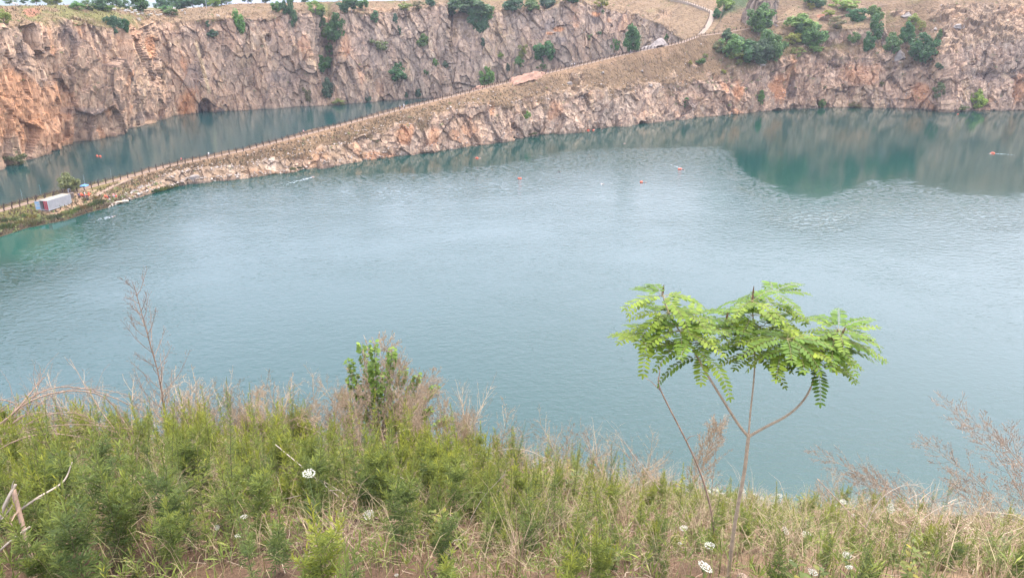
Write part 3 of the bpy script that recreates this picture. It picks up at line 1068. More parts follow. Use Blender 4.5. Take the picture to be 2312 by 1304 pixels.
bush(962, 168, 12, 12, MID, 'tiny bush below the twin bushes of the grey wall')
bush(832, 230, 16, 16, BLUEG, 'small dark bush at the inner waterline under the grey wall')
bush(918, 222, 10, 14, BLUEG, 'tiny bush at the waterline left of the ridge fence', 'tall')
bush(945, 220, 16, 18, BLUEG, 'small bush at the inner corner of the lake by the ridge', 'tall')
T(1022, 36, 32, 40, DARK, 'dark tree in the cleft right of the grey spur', 'tall')
T(1062, 40, 86, 50, DARK, 'large spreading dark tree on the rim right of the grey spur', 'round')
bush(1080, 70, 46, 52, DARK, 'dark leafy mass hanging down the wall below the large rim tree', 'vine')
bush(1100, 44, 30, 26, MID, 'mid green bush hanging right of the large rim tree', 'vine')
T(1158, 28, 42, 34, BLUEG, 'dark bluish rim tree, first of the row right of the large one')
T(1200, 26, 40, 28, MID, 'mid green rim tree in the middle of the row')
T(1236, 18, 36, 28, BLUEG, 'dark rim tree at the right end of the row')
bush(1290, 6, 32, 16, BLUEG, 'low dark shrub above the orange stained rock')
bush(1358, 19, 32, 28, YEL, 'yellow green shrub on the rim right of the orange stain', 'loose')
T(1227, 142, 52, 54, DARK, 'large round dark tree against the wall above the ridge')
bush(1224, 160, 26, 18, MID, 'low bush under the large round wall tree', 'loose')
bush(1181, 132, 26, 34, YEL, 'yellowish bush left of the large round wall tree', 'loose')
bush(1172, 152, 22, 24, MID, 'green bush below the yellowish wall bush')
bush(1130, 134, 16, 16, BRIGHT, 'tiny bright bush in the grey wall above the ridge', 'loose')
bush(1097, 192, 34, 40, MID, 'bush behind the ridge path left of the pink mound')
bush(1146, 162, 12, 18, BLUEG, 'tiny dark bush above the pink mound', 'tall')
bush(1090, 105, 12, 18, BLUEG, 'thin dark tuft halfway up the grey wall', 'tall')
bush(1330, 92, 18, 16, BRIGHT, 'small bright bush on a pale boulder in the wall', 'loose')
bush(1352, 80, 14, 10, MID, 'tiny bush beside the pale boulder in the wall', 'loose')
T(1425, 118, 42, 56, DARK, 'tall dark tree against the wall near its right end', 'tall')
bush(1388, 122, 20, 38, MID, 'slim green bush left of the tall dark wall tree', 'loose')
bush(1505, 93, 12, 16, MID, 'small pale bush by the white spoil heap', 'loose')
bush(1361, 32, 8, 10, MID, 'tiny tuft on the rim under the yellow green shrub', 'loose')
# on the slope up the right side
bush(1636, 22, 40, 32, BRIGHT, 'bright bush on the turf above the bend of the path', 'round')
bush(1618, 42, 20, 22, DARK, 'small dark bush right beside the bend of the path')
T(1712, 80, 62, 58, MID, 'open crowned tree with a visible trunk beside the branch path', 'round', trunk=8)
T(1682, 136, 66, 56, DARK, 'broad dark tree in the thicket below the branch path')
T(1648, 128, 52, 48, MID, 'mid green tree at the left of the thicket')
T(1742, 132, 60, 70, MID, 'tall green tree at the right of the thicket')
T(1716, 142, 58, 52, BLUEG, 'dark bluish tree in the middle of the thicket')
bush(1664, 140, 40, 30, BRIGHT, 'lighter bush at the front of the thicket', 'loose')
bush(1640, 92, 28, 26, BLUEG, 'small dark bush at the upper left of the thicket')
bush(1622, 118, 28, 24, OLIVE, 'olive scrub left of the thicket', 'loose')
bush(1581, 146, 22, 16, MID, 'small round bush alone on the dry grass slope')
bush(1592, 132, 14, 12, YEL, 'tiny yellow bush just above the lone round bush', 'loose')
bush(1558, 148, 12, 12, YEL, 'tiny yellow tuft left of the lone round bush', 'loose')
T(1808, 72, 66, 38, BRIGHT, 'bright yellow green tree beside the branch path')
T(1836, 104, 54, 44, MID, 'mid green tree below the bright one on the slope')
T(1812, 84, 40, 44, MID, 'green tree left of centre in the bright slope clump')
bush(1790, 100, 38, 24, YEL, 'yellow bush at the foot of the bright slope clump', 'loose')
bush(1838, 120, 36, 18, BRIGHT, 'low bright bush along the cliff top', 'loose')
bush(1800, 128, 32, 20, YEL, 'yellow scrub at the cliff edge beside the red cleft', 'loose')
bush(1888, 64, 40, 26, OLIVE, 'thin olive bush under the pale terrace rock', 'loose')
bush(1870, 36, 26, 14, YEL, 'tiny yellow shrub on the terrace edge', 'loose')
T(1838, 16, 46, 30, DARK, 'dark tree on the upper slope above the red earth')
bush(1830, 22, 18, 14, YEL, 'small yellow bush at the foot of the dark upper tree', 'loose')
bush(1902, 24, 66, 26, BRIGHT, 'wide bright bush on the terrace above the pale rock', 'loose')
bush(1932, 48, 46, 26, DARK, 'dark bush hanging under the pale terrace rock', 'vine')
T(1975, 46, 34, 36, MID, 'green tree at the right end of the terrace rock')
T(1974, 84, 36, 52, DARK, 'dark tree in the middle of the right slope', 'tall')
T(1960, 112, 30, 40, DARK, 'dark tree above the brown hanging roots', 'tall')
bush(1928, 96, 26, 22, MID, 'small green bush left of the dark slope trees')
T(2012, 122, 36, 46, MID, 'green tree beside the pale boulder at the cliff top')
T(2044, 98, 34, 44, DARK, 'dark tree above the cliff, left of the broad one', 'tall')
bush(2060, 56, 30, 24, BRIGHT, 'bright bush below the pale boulder on the slope', 'loose')
T(2082, 136, 66, 58, DARK, 'broad dark tree at the top of the orange cliff')
bush(2078, 70, 20, 22, YEL, 'small yellow bush above the broad dark cliff tree', 'loose')
bush(2118, 96, 16, 28, MID, 'slim green bush on the steep right slope', 'tall')
bush(2120, 156, 18, 16, BLUEG, 'tiny dark bush in a cleft of the right cliff')
bush(2117, 220, 28, 34, OLIVE, 'olive bush low on the right cliff above the tip of rock', 'loose')
bush(2202, 246, 42, 44, YEL, 'round yellow green shrub at the foot of the right cliff', 'round')
bush(2168, 250, 36, 14, OLIVE, 'low olive scrub at the waterline beside the round shrub', 'loose')
bush(1717, 234, 20, 30, MID, 'small green bush in the orange cliff above the water', 'tall')
bush(1855, 242, 16, 18, MID, 'tiny bush at the waterline by the small cave')
bush(1928, 246, 34, 16, OLIVE, 'low olive scrub at the waterline of the right cliff', 'loose')
bush(1548, 240, 16, 20, DARK, 'tiny dark bush in the ridge cliff near the grey slab', 'tall')
bush(1191, 270, 16, 20, BRIGHT, 'small bright bush in the middle of the ridge cliff')
bush(1989, 196, 14, 14, OLIVE, 'tiny olive bush halfway up the right cliff', 'loose')
bush(1862, 202, 12, 10, OLIVE, 'tiny olive tuft left in the right cliff', 'loose')
bush(1668, 148, 20, 10, OLIVE, 'low grey scrub under the front of the thicket', 'loose')
bush(1632, 168, 14, 12, YEL, 'tiny yellow bush at the edge of the ridge cliff', 'loose')
T(160, 434, 44, 46, (0.16, 0.22, 0.075), 'light green round willow beside the ridge path and white container', 'round', where='B', sink=0.1)
# on the plain behind the left wall
g = 'trees on the plain behind the quarry'
for px, py, w, h, colr, lab, kd in [
        (22, 8, 30, 12, MID, 'small green tree leftmost on the skyline', 'loose'), (52, 7, 22, 12, BLUEG, 'small dark skyline tree second from the left', 'loose'),
        (82, 8, 26, 14, MID, 'low green skyline tree left of the broad bright one', 'loose'), (118, 11, 44, 24, BRIGHT, 'broad bright green tree on the left skyline', 'round'),
        (176, 22, 34, 18, MID, 'loose green tree right of the gap in the left skyline', 'loose'), (200, 22, 30, 20, MID, 'small green skyline tree before the tall dark group', 'loose'),
        (228, 22, 36, 34, BLUEG, 'tall bluish tree left in the dark skyline group', 'tall'), (254, 22, 44, 38, BLUEG, 'tall bluish tree with feathery crown in the dark skyline group', 'loose'),
        (238, 24, 40, 14, MID, 'low green bush before the dark skyline group', 'loose'), (282, 22, 30, 24, BLUEG, 'thin bluish tree at the right of the dark skyline group', 'loose'),
        (318, 26, 52, 46, DARK, 'big dark conical tree standing alone on the skyline', 'tall'), (353, 20, 14, 14, BLUEG, 'tiny dark tree between the conical tree and the next grove', 'loose'),
        (376, 22, 34, 30, BLUEG, 'bluish tree at the left of the right hand grove', 'round'), (374, 24, 34, 10, MID, 'low green bush before the right hand grove', 'loose'),
        (408, 20, 40, 30, BLUEG, 'wide bluish tree inside the right hand grove', 'round'), (410, 20, 36, 16, MID, 'lighter green bush inside the right hand grove', 'loose'),
        (436, 16, 40, 30, BLUEG, 'dark tree at the middle of the right hand grove', 'round'), (460, 15, 34, 26, BLUEG, 'dark tree beside the left white pole', 'round'),
        (484, 14, 26, 20, BRIGHT, 'bright young tree right of the left white pole', 'round'), (512, 10, 30, 14, MID, 'low green bush at the start of the straw bank', 'loose'),
        (388, 34, 36, 16, MID, 'spreading green bush on the straw bank among white goats', 'loose'), (500, 12, 24, 24, BLUEG, 'dark tree behind the bright young tree', 'round'),
        (560, 4, 30, 22, BLUEG, 'dark tree behind the straw bank top, left of the next', 'tall'), (600, 4, 26, 22, BLUEG, 'dark tree behind the straw bank top, left of the gully', 'tall'),
        (690, 4, 30, 18, BLUEG, 'dark tree behind the rim at the central gully', 'loose')]:
    bush(px, py, w, h, colr, lab, kd, 'A', 'tree' if h > 15 else 'shrub', 'tree' if h > 15 else 'shrub', g)

# the bare rock spire above the branch path
ou = hit(1722, 62, 'AB')
ns, nz_ = 120, 60
OP = np.zeros((ns, nz_, 3))
for i in range(ns):
    a = 2 * math.pi * i / (ns - 1)
    for j in range(nz_):
        t = j / (nz_ - 1)
        rad = (1 - t) ** .55
        OP[i, j] = (ou.x + 9.5 * rad * math.cos(a) + 3.0 * t, ou.y + 8 + 8.0 * rad * math.sin(a), ou.z - 4 + 30 * t)
op = OP.reshape(-1, 3)
cen = np.array([ou.x, ou.y + 8, 0])
nn_ = op - cen
nn_[:, 2] = 0
nn_ /= np.linalg.norm(nn_, axis=1, keepdims=True) + 1e-6
q_ = op.copy()
q_[:, 0] -= .35 * q_[:, 2]
da, ra, ea = facets(q_, 4.5, 3.2, 501)
db, rb, eb = facets(q_, 1.9, 3.0, 502)
seam = ((np.arange(ns) == 0) | (np.arange(ns) == ns - 1)).repeat(nz_)
dd_ = np.where(seam, 0, da * 1.8 + db * .8)
OP = (op + nn_ * dd_[:, None]).reshape(OP.shape)
oc = rock_colours(op, *project(OP), ra, ra, rb, ea, ea, eb, np.full(len(op), .12)) * .85
tag(link('outcrop_terrain', grid_mesh('outcrop', OP, [M['rock']], {'Col': np.clip(oc, .01, .9)})[0]), kind='structure')

# rough dead grass on every turf slope: more blades than anyone could count
M['turf'] = island_material('dry_turf', [(0.0, (0.08, 0.056, 0.034)), (0.45, (0.135, 0.097, 0.058)), (0.8, (0.19, 0.142, 0.084)), (1.0, (0.11, 0.108, 0.04))])
b = MB()
r = random.Random(5)
for P3, gm, n, pr in ((AP, A_grass, 12000, Apar), (BP, B_grass, 26000, Bpar)):
    nc, nr = gm.shape
    k = 0
    while k < n:
        i, j = r.randrange(nc - 1), r.randrange(nr - 1)
        pa = pr[j]
        if gm[i, j] < 0.6 or (P3 is BP and (3.8 < pa < 5.15 or pa < 1.15)) or (P3 is AP and pa > 5.2):
            if r.random() < 0.9:
                continue
            k += 1
            continue
        k += 1
        q = P3[i, j] + (P3[i + 1, j + 1] - P3[i, j]) * r.random()
        if P3 is BP and 4.0 < pa < 5.0:
            continue
        hgt = r.uniform(0.2, 0.65)
        a = r.uniform(0, 3.14)
        dx, dy = math.cos(a) * hgt * 0.5, math.sin(a) * hgt * 0.5
        lx, ly = r.uniform(-.2, .2), r.uniform(-.2, .2)
        b.tri((q[0] - dx, q[1] - dy, q[2] - 0.1), (q[0] + dx, q[1] + dy, q[2] - 0.1), (q[0] + lx, q[1] + ly, q[2] + hgt))
tag(link('grass', b.mesh('grass', M['turf'])), 'rough dry straw coloured grass on the quarry slopes', 'grass', kind='stuff')

# small scrub scattered over ledges, rims and slopes
M['scrub'] = island_material('scrub_leaves', [(0.0, (0.05, 0.10, 0.035)), (0.4, (0.10, 0.145, 0.045)), (0.7, (0.15, 0.16, 0.06)), (1.0, (0.19, 0.20, 0.06))])
b = MB()
r = random.Random(77)
k = 0
while k < 900:
    useB = r.random() < .55
    P3, gm, pr, pxs = (BP, B_grass, Bpar, Bpx) if useB else (AP, A_grass, Apar, Apx)
    i, j = r.randrange(len(pxs) - 1), r.randrange(len(pr) - 1)
    pa, px = pr[j], pxs[i]
    if useB:
        w_ = np.interp(px, [0, 330, 360, 1500, 1640, 2100, 2250], [.9, .9, .12, .12, 1, .9, .25]) * (1 if pa > 1.6 else .25) * (0 if 3.7 < pa < 5.1 or pa > 6.4 or pa < 1.1 else 1)
    else:
        w_ = (0 if pa < 1.3 or pa > 5.0 else (.9 if 3.8 < pa < 4.7 else .14)) * (1 if px < 1500 else .35)
    if px < -20 or px > 2330 or r.random() > w_:
        continue
    k += 1
    q = Vector(P3[i, j])
    S = r.uniform(.3, 1.0) * (1.3 if useB and px > 1600 else 1)
    for m in range(26):
        d = Vector((r.gauss(0, 1), r.gauss(0, 1), abs(r.gauss(0, .8)))).normalized()
        c = q + Vector((d.x, d.y, d.z * .8)) * S * r.uniform(.4, 1)
        n_ = (d + Vector((r.gauss(0, .5), r.gauss(0, .5), .5))).normalized()
        a_ = n_.orthogonal().normalized()
        a_.rotate(Quaternion(n_, r.uniform(0, 6.28)))
        c_ = n_.cross(a_)
        L = S * r.uniform(.14, .3)
        b.quad(tuple(c - a_ * L), tuple(c - c_ * L * .5), tuple(c + a_ * L), tuple(c + c_ * L * .5))
tag(link('scrub', b.mesh('scrub', M['scrub'])), 'low olive and green scrub scattered over the quarry ledges and rims', 'scrub', kind='stuff')

# loose rubble on the slopes and along the shore
M['rubble'] = island_material('rubble_stone', [(0.0, (0.20, 0.155, 0.12)), (0.5, (0.30, 0.245, 0.20)), (1.0, (0.38, 0.33, 0.28))])
b = MB()
k = 0
while k < 2600:
    i, j = r.randrange(len(Bpx) - 1), r.randrange(len(Bpar) - 1)
    pa, px = Bpar[j], Bpx[i]
    w_ = 1.0 if 1.0 < pa < 1.35 else (.7 if 1.8 < pa < 2.5 else (.22 if 2.5 < pa < 3.7 else 0))
    if px < 240 or px > 2320 or r.random() > w_ * (1 if px < 1650 or pa < 1.4 else .5):
        continue
    k += 1
    q = BP[i, j] + np.array([r.uniform(-.5, .5), r.uniform(-.3, .3), 0])
    S = r.uniform(.12, .42) * (1.5 if r.random() < .1 else 1)
    n = len(b.v)
    for d in ((1, 0, 0), (-.2, .9, .1), (-.9, -.1, 0), (.1, -1, .15), (.05, 0, .85), (0, .1, -.6)):
        b.v.append(tuple(q[a] + S * (d[a] + r.uniform(-.3, .3)) for a in range(3)))
        b.c.append(0)
    for f_ in ((0, 1, 4), (1, 2, 4), (2, 3, 4), (3, 0, 4), (1, 0, 5), (2, 1, 5), (3, 2, 5), (0, 3, 5)):
        b.f.append(tuple(n + a for a in f_))
        b.m.append(0)
tag(link('rubble', b.mesh('rubble', M['rubble'])), 'loose pale rubble lying on the ridge slope and along its shore', 'rubble', kind='stuff')

# ------------------------------------------------------------------ the ridge path and its fences
M['path'] = plain('trodden_path', (0.22, 0.155, 0.108), 0.95, 0.12, 0.8)
M['post'] = plain('brown_post', (0.045, 0.028, 0.022), 0.8, 0.25, 5)
M['rope'] = plain('brown_rail', (0.085, 0.055, 0.042), 0.85, 0.2, 5)


def resample(pts, step):
    pts = [Vector(p) for p in pts]
    out = [pts[0]]
    acc = 0.0
    for a, c in zip(pts, pts[1:]):
        L = (c - a).length
        d = step - acc
        while d <= L:
            out.append(a + (c - a) * (d / L))
            d += step
        acc = (acc + L) % step
    return out


def strip(name, pts, half, lift=0.06, thick=0.45):
    b = MB()
    n = len(pts)
    L, R = [], []
    for i, q in enumerate(pts):
        t = (pts[min(i + 1, n - 1)] - pts[max(i - 1, 0)])
        s = Vector((t.y, -t.x, 0)).normalized() * half
        L.append(q + s + Vector((0, 0, lift)))
        R.append(q - s + Vector((0, 0, lift)))
    dz = Vector((0, 0, -thick))
    for i in range(n - 1):
        b.quad(*[tuple(x) for x in (L[i], L[i + 1], R[i + 1], R[i])])
        b.quad(*[tuple(x) for x in (L[i] + dz, L[i + 1] + dz, L[i + 1], L[i])])
        b.quad(*[tuple(x) for x in (R[i], R[i + 1], R[i + 1] + dz, R[i] + dz)])
    return tag(link(name, b.mesh(name, M['path'])), kind='structure'), L, R


def settle(pts, bvh, dz=0.0):
    """Put path points on the terrain under them and smooth out the bumps."""
    zs = []
    for q in pts:
        l = drop(q.x, q.y, bvh)
        zs.append(l.z if l else q.z)
    for _ in range(6):
        zs = [zs[0]] + [(zs[i - 1] + 2 * zs[i] + zs[i + 1]) / 4 for i in range(1, len(zs) - 1)] + [zs[-1]]
    return [Vector((q.x, q.y, z + dz)) for q, z in zip(pts, zs)]


main = [at_y(px, py, y) for px, py, y in PATH if px <= 1579]
fine = []
for k in np.arange(PATH[0][0], 1580, 6.0):
    fine.append(Vector(at_y(k, itp(PATH, k), itp(PATH, k, 2))))
main_pts = settle(fine, bvhB, 0.02)
strip('path', main_pts, 1.15)
up = []
for px, py in [(1578, 83), (1584, 77), (1592, 68), (1600, 57), (1605, 44), (1608, 32), (1607, 28), (1600, 24), (1591, 20), (1572, 14), (1546, 5), (1520, 0), (1490, -8)]:
    h = hit(px, py, 'A')
    if h:
        up.append(h)
up_pts = settle(resample(up, 3.0), bvhA, 0.2)
old_path = M['path']
M['path'] = plain('pale_concrete_path', (0.27, 0.21, 0.155), 0.95, 0.1, 0.8)
strip('path', up_pts, 1.45, 0.25, 1.2)
M['path'] = old_path
br = []
for px in range(1586, 1846, 8):
    br.append(Vector(at_y(px, itp(PATH, px), itp(PATH, px, 2))))
br_pts = settle(br, bvhB, 0.05)
strip('path', br_pts, 0.9)
yard_pts = [hit(px, py, 'B') for px, py in [(296, 403), (275, 411), (252, 421), (232, 432), (212, 444), (190, 452)]]
strip('path', settle(resample(yard_pts, 2.0), bvhB, 0.02), 0.9)


def fence(pts, half, label, spacing, side):
    n = len(pts)
    off = []
    for i, q in enumerate(pts):
        t = pts[min(i + 1, n - 1)] - pts[max(i - 1, 0)]
        s = Vector((t.y, -t.x, 0)).normalized() * half * side
        off.append(q + s)
    spots = resample(off, spacing)
    root = empty('wooden_fence', spots[0])
    tag(root, label, 'fence')
    b = MB()
    b.tube([(0, 0, -0.3), (0, 0, 1.15)], 0.13, 0.12, 6)
    b.tube([(0, 0, 1.15), (0, 0, 1.24)], 0.15, 0.08, 6)
    post = b.mesh('post', M['post'])
    ordered = sorted(spots, key=lambda q: q.length)
    near, far = ordered[:100], ordered[100:]
    for q in near:
        o = link('post', post, root, q - spots[0])
        o.rotation_euler = (rng.gauss(0, .045), rng.gauss(0, .045), 0)
        o.scale = (1, 1, rng.uniform(.92, 1.06))
    if far:
        b = MB()
        for q in far:
            d = q - spots[0]
            b.tube([d + Vector((0, 0, -.3)), d + Vector((0, 0, 1.22))], 0.13, 0.12, 5)
        tag(link('far_posts', b.mesh('far_posts', M['post']), root), kind='stuff')
    for z in (0.92, 0.5):
        b = MB()
        rp = []
        for i, q in enumerate(spots):
            d = q - spots[0] + Vector((0, 0, z))
            rp.append(d)
            if i < len(spots) - 1:
                m = (q + spots[i + 1]) / 2 - spots[0] + Vector((0, 0, z - 0.12))
                rp.append(m)
        b.tube(rp, 0.05, 0.05, 4)
        link('rail', b.mesh('rail', M['rope']), root)
    return root


fence(main_pts, 1.15, 'brown post fence along the near edge of the ridge path', 2.2, 1)
fence(main_pts[:-6], 1.15, 'brown post fence along the inner lake edge of the ridge path', 2.2, -1)
fence(up_pts, 1.3, 'brown post fence beside the path climbing the far slope', 2.4, -1)
fence(br_pts, 0.9, 'brown post fence beside the branch path under the outcrop', 3.2, -1)

# ------------------------------------------------------------------ people (one continuous skinned body, clothes and hair as children)
M['skin'] = plain('skin', (0.42, 0.26, 0.19), 0.6, 0.05, 8)
M['hair'] = plain('hair', (0.025, 0.02, 0.018), 0.6, 0.2, 20)


def cloth(name, col):
    k = 'cloth_' + name
    if k not in M:
        M[k] = plain(k, col, 0.9, 0.12, 12)
    return M[k]


def skinned(name, joints, edges, radii, mat, sub=1):
    me = bpy.data.meshes.new(name)
    me.from_pydata(joints, edges, [])
    o = bpy.data.objects.new(name, me)
    C.objects.link(o)
    sk = o.modifiers.new('skin', 'SKIN')
    for v, rr in zip(me.skin_vertices[0].data, radii):
        v.radius = (rr, rr)
    me.skin_vertices[0].data[0].use_root = True
    ss = o.modifiers.new('sub', 'SUBSURF')
    ss.levels = ss.render_levels = sub
    dg = bpy.context.evaluated_depsgraph_get()
    out = bpy.data.meshes.new_from_object(o.evaluated_get(dg))
    out.name = name
    bpy.data.objects.remove(o)
    out.materials.clear()
    out.materials.append(mat)
    out.polygons.foreach_set('use_smooth', [True] * len(out.polygons))
    return out


POSES = {}
# joints: pelvis, waist, chest, neck, head low, head top | L/R shoulder, elbow, wrist, hand | L/R hip, knee, ankle, toe
POSES['standing'] = dict(
    core=[(0, 0, .93), (0, 0, 1.1), (0, .01, 1.32), (0, .01, 1.47), (0, -.01, 1.56), (0, -.01, 1.70)],
    arm=lambda s: [(s * .19, .01, 1.40), (s * .25, .02, 1.13), (s * .24, -.08, .88), (s * .235, -.11, .78)],
    leg=lambda s: [(s * .10, 0, .88), (s * .11, -.02, .49), (s * .11, .02, .09), (s * .12, -.14, .035)])
POSES['walking'] = dict(
    core=[(0, 0, .92), (0, -.01, 1.1), (0, -.02, 1.32), (0, -.03, 1.46), (0, -.06, 1.55), (0, -.06, 1.69)],
    arm=lambda s: [(s * .19, -.02, 1.39), (s * .24, s * .10, 1.13), (s * .23, s * .10 - .16, .92), (s * .23, s * .10 - .24, .85)],
    leg=lambda s: [(s * .10, 0, .87), (s * .10, -s * .17 - .04, .49), (s * .10, -s * .26 + .04, .10), (s * .10, -s * .30 - .08, .05)])
POSES['sitting'] = dict(
    core=[(0, 0, .50), (0, .03, .66), (0, .02, .88), (0, -.01, 1.02), (0, -.04, 1.11), (0, -.04, 1.25)],
    arm=lambda s: [(s * .19, .01, .96), (s * .25, -.08, .72), (s * .17, -.30, .62), (s * .14, -.38, .59)],
    leg=lambda s: [(s * .10, -.05, .48), (s * .14, -.44, .52), (s * .13, -.46, .10), (s * .14, -.60, .04)])
POSES['swimming'] = dict(
    core=[(0, .10, -.06), (0, -.06, -.03), (0, -.28, .01), (0, -.44, .03), (0, -.52, .06), (0, -.62, .13)],
    arm=lambda s: [(s * .19, -.36, .02), (s * .40, -.52, .12 if s > 0 else -.05), (s * .38, -.80, .03), (s * .34, -.90, .0)],
    leg=lambda s: [(s * .09, .18, -.08), (s * .12, .56, -.12), (s * .10, .95, -.10), (s * .10, 1.08, -.10)])


def build_pose(pose):
    P_ = POSES[pose]
    J = list(P_['core'])
    R = [.125, .115, .14, .06, .088, .075]
    E = [(i, i + 1) for i in range(5)]
    for s in (-1, 1):
        b0 = len(J)
        J += P_['arm'](s)
        R += [.062, .047, .036, .038]
        E += [(2, b0), (b0, b0 + 1), (b0 + 1, b0 + 2), (b0 + 2, b0 + 3)]
    for s in (-1, 1):
        b0 = len(J)
        J += P_['leg'](s)
        R += [.092, .062, .044, .04]
        E += [(0, b0), (b0, b0 + 1), (b0 + 1, b0 + 2), (b0 + 2, b0 + 3)]
    body = skinned('person_body', J, E, R, M['skin'], 2)
    f = 1.2
    # shirt: trunk and upper arms
    sj = J[0:3] + [tuple(Vector(J[3]) * .5 + Vector(J[2]) * .5)]
    sr = [R[0] * 1.1, R[1] * f, R[2] * 1.13, .085]
    se = [(0, 1), (1, 2), (2, 3)]
    for k in (6, 10):
        b0 = len(sj)
        mid = tuple(Vector(J[k]) * .15 + Vector(J[k + 1]) * .85)
        sj += [J[k], mid]
        sr += [.078, .064]
        se += [(2, b0), (b0, b0 + 1)]
    shirt = skinned('shirt', sj, se, sr, M['skin'], 1)
    tj, tr, te = [J[0]], [R[0] * 1.12], []
    for k in (14, 18):
        b0 = len(tj)
        low = tuple(Vector(J[k + 1]) * .12 + Vector(J[k + 2]) * .88)
        tj += [J[k], J[k + 1], low]
        tr += [.108, .08, .066]
        te += [(0, b0), (b0, b0 + 1), (b0 + 1, b0 + 2)]
    trousers = skinned('trousers', tj, te, tr, M['skin'], 1)
    d = (Vector(J[5]) - Vector(J[4])).normalized()
    back = Vector((0, 1, 0)) if pose != 'swimming' else Vector((0, .2, 1))
    h0 = Vector(J[4]) + back * .035
    hair = skinned('hair', [tuple(h0), tuple(Vector(J[5]) + back * .02)], [(0, 1)], [.092, .082], M['hair'], 2)
    return body, shirt, trousers, hair


POSE_MESH = {k: build_pose(k) for k in POSES}


def person(loc, rz, pose, label, shirt, trousers, group=None, scale=1.0):
    e = empty('person', loc, rz)
    e.scale = (scale,) * 3
    tag(e, label, 'person', group)
    body, sm, tm, hm = POSE_MESH[pose]
    link('body', body, e)
    o = link('hair', hm, e)
    for nm, me, mt in (('shirt', sm, shirt), ('trousers', tm, trousers)):
        if mt is None:
            continue
        o = link(nm, me, e)
        o.material_slots[0].link = 'OBJECT'
        o.material_slots[0].material = mt
    return e


BLACK, WHITE, NAVY, RED, PINK, GREYC, TEAL = (cloth('black', (.025, .025, .03)), cloth('white', (.75, .74, .72)), cloth('navy', (.04, .06, .13)), cloth('red', (.5, .06, .05)), cloth('pink', (.65, .3, .3)), cloth('grey', (.3, .3, .31)), cloth('teal', (.03, .16, .18)))


def ridge_point(px, off=0.0):
    x, y, z = at_y(px, itp(PATH, px), itp(PATH, px, 2))
    l = drop(x, y + off, bvhB)
    return Vector((x, y + off, (l.z if l else z) + 0.1))


for px, off, pose, lab, sh, tr in [
        (410, 0.2, 'walking', 'person in red and black walking on the ridge path, lowest of the walkers', RED, BLACK),
        (471, 0.4, 'standing', 'person in a white shirt standing alone on the lower ridge path', WHITE, GREYC),
        (686, 0.1, 'walking', 'person in pink top walking alone on the middle ridge path', PINK, BLACK),
        (903, 0.3, 'walking', 'person in grey beside one in white on the ridge path', GREYC, NAVY),
        (912, 0.2, 'walking', 'person all in white on the ridge path above the inner lake corner', WHITE, WHITE),
        (1062, 0.3, 'standing', 'person in black on the ridge path left of the pink mound', BLACK, BLACK),
        (1237, 0.2, 'walking', 'person in black on the ridge path right of the pink mound', BLACK, NAVY),
        (1291, 0.4, 'walking', 'person in white, left of a pair on the upper ridge path', WHITE, BLACK),
        (1297, 0.0, 'standing', 'person in white, right of a pair on the upper ridge path', WHITE, NAVY),
        (1307, 0.3, 'walking', 'person in dark clothes following the white pair on the ridge path', BLACK, BLACK),
        (1424, 0.2, 'walking', 'person in grey clothes near the white spoil heap on the path', GREYC, GREYC)]:
    person(ridge_point(px, off), rng.choice((1.2, -1.9)), pose, lab, sh, tr)
h = hit(1591, 66, 'AB')
person(h + Vector((0, 0, .05)), 0.6, 'walking', 'person in black on the path climbing to the bend', BLACK, BLACK)

# ------------------------------------------------------------------ swimmers with their orange floats
M['float'] = plain('orange_float', (0.62, 0.11, 0.05), 0.4, 0.06, 6)
M['strap'] = plain('black_strap', (0.03, 0.03, 0.03), 0.6, 0.1, 10)
b = MB()
prof = [(-.34, .0), (-.33, .08), (-.28, .16), (-.15, .21), (0, .225), (.15, .21), (.27, .16), (.33, .09), (.40, .07), (.41, 0)]
n = 12
for i, (x, rr) in enumerate(prof[:-1]):
    x2, r2_ = prof[i + 1]
    for k in range(n):
        a0, a1 = 2 * math.pi * k / n, 2 * math.pi * (k + 1) / n
        b.quad((x, rr * math.cos(a0), rr * math.sin(a0)), (x2, r2_ * math.cos(a0), r2_ * math.sin(a0)), (x2, r2_ * math.cos(a1), r2_ * math.sin(a1)), (x, rr * math.cos(a1), rr * math.sin(a1)))
FLOAT = b.mesh('float', M['float'], smooth=True)
b = MB()
b.tube([(0.22 * math.sin(t) * 0 - .02, 0.235 * math.cos(t), 0.235 * math.sin(t)) for t in np.linspace(0, 2 * math.pi, 17)], .018, .018, 4)
STRAP = b.mesh('strap', M['strap'])


def buoy(px, py, label, sc=1.0, group='orange swimming floats'):
    x, y, z = at_z(px, py, 0.08)
    e = empty('tow_float', (x, y, z), rng.uniform(0, 3))
    e.scale = (sc,) * 3
    tag(e, label, 'float', group)
    link('bag', FLOAT, e)
    link('strap', STRAP, e)


def swimmer(px, py, label, shirt, rz, swim=None):
    x, y, z = at_z(px, py, 0.02)
    person((x, y, z), rz, 'swimming', label, shirt, NAVY, 'swimmers in the water')


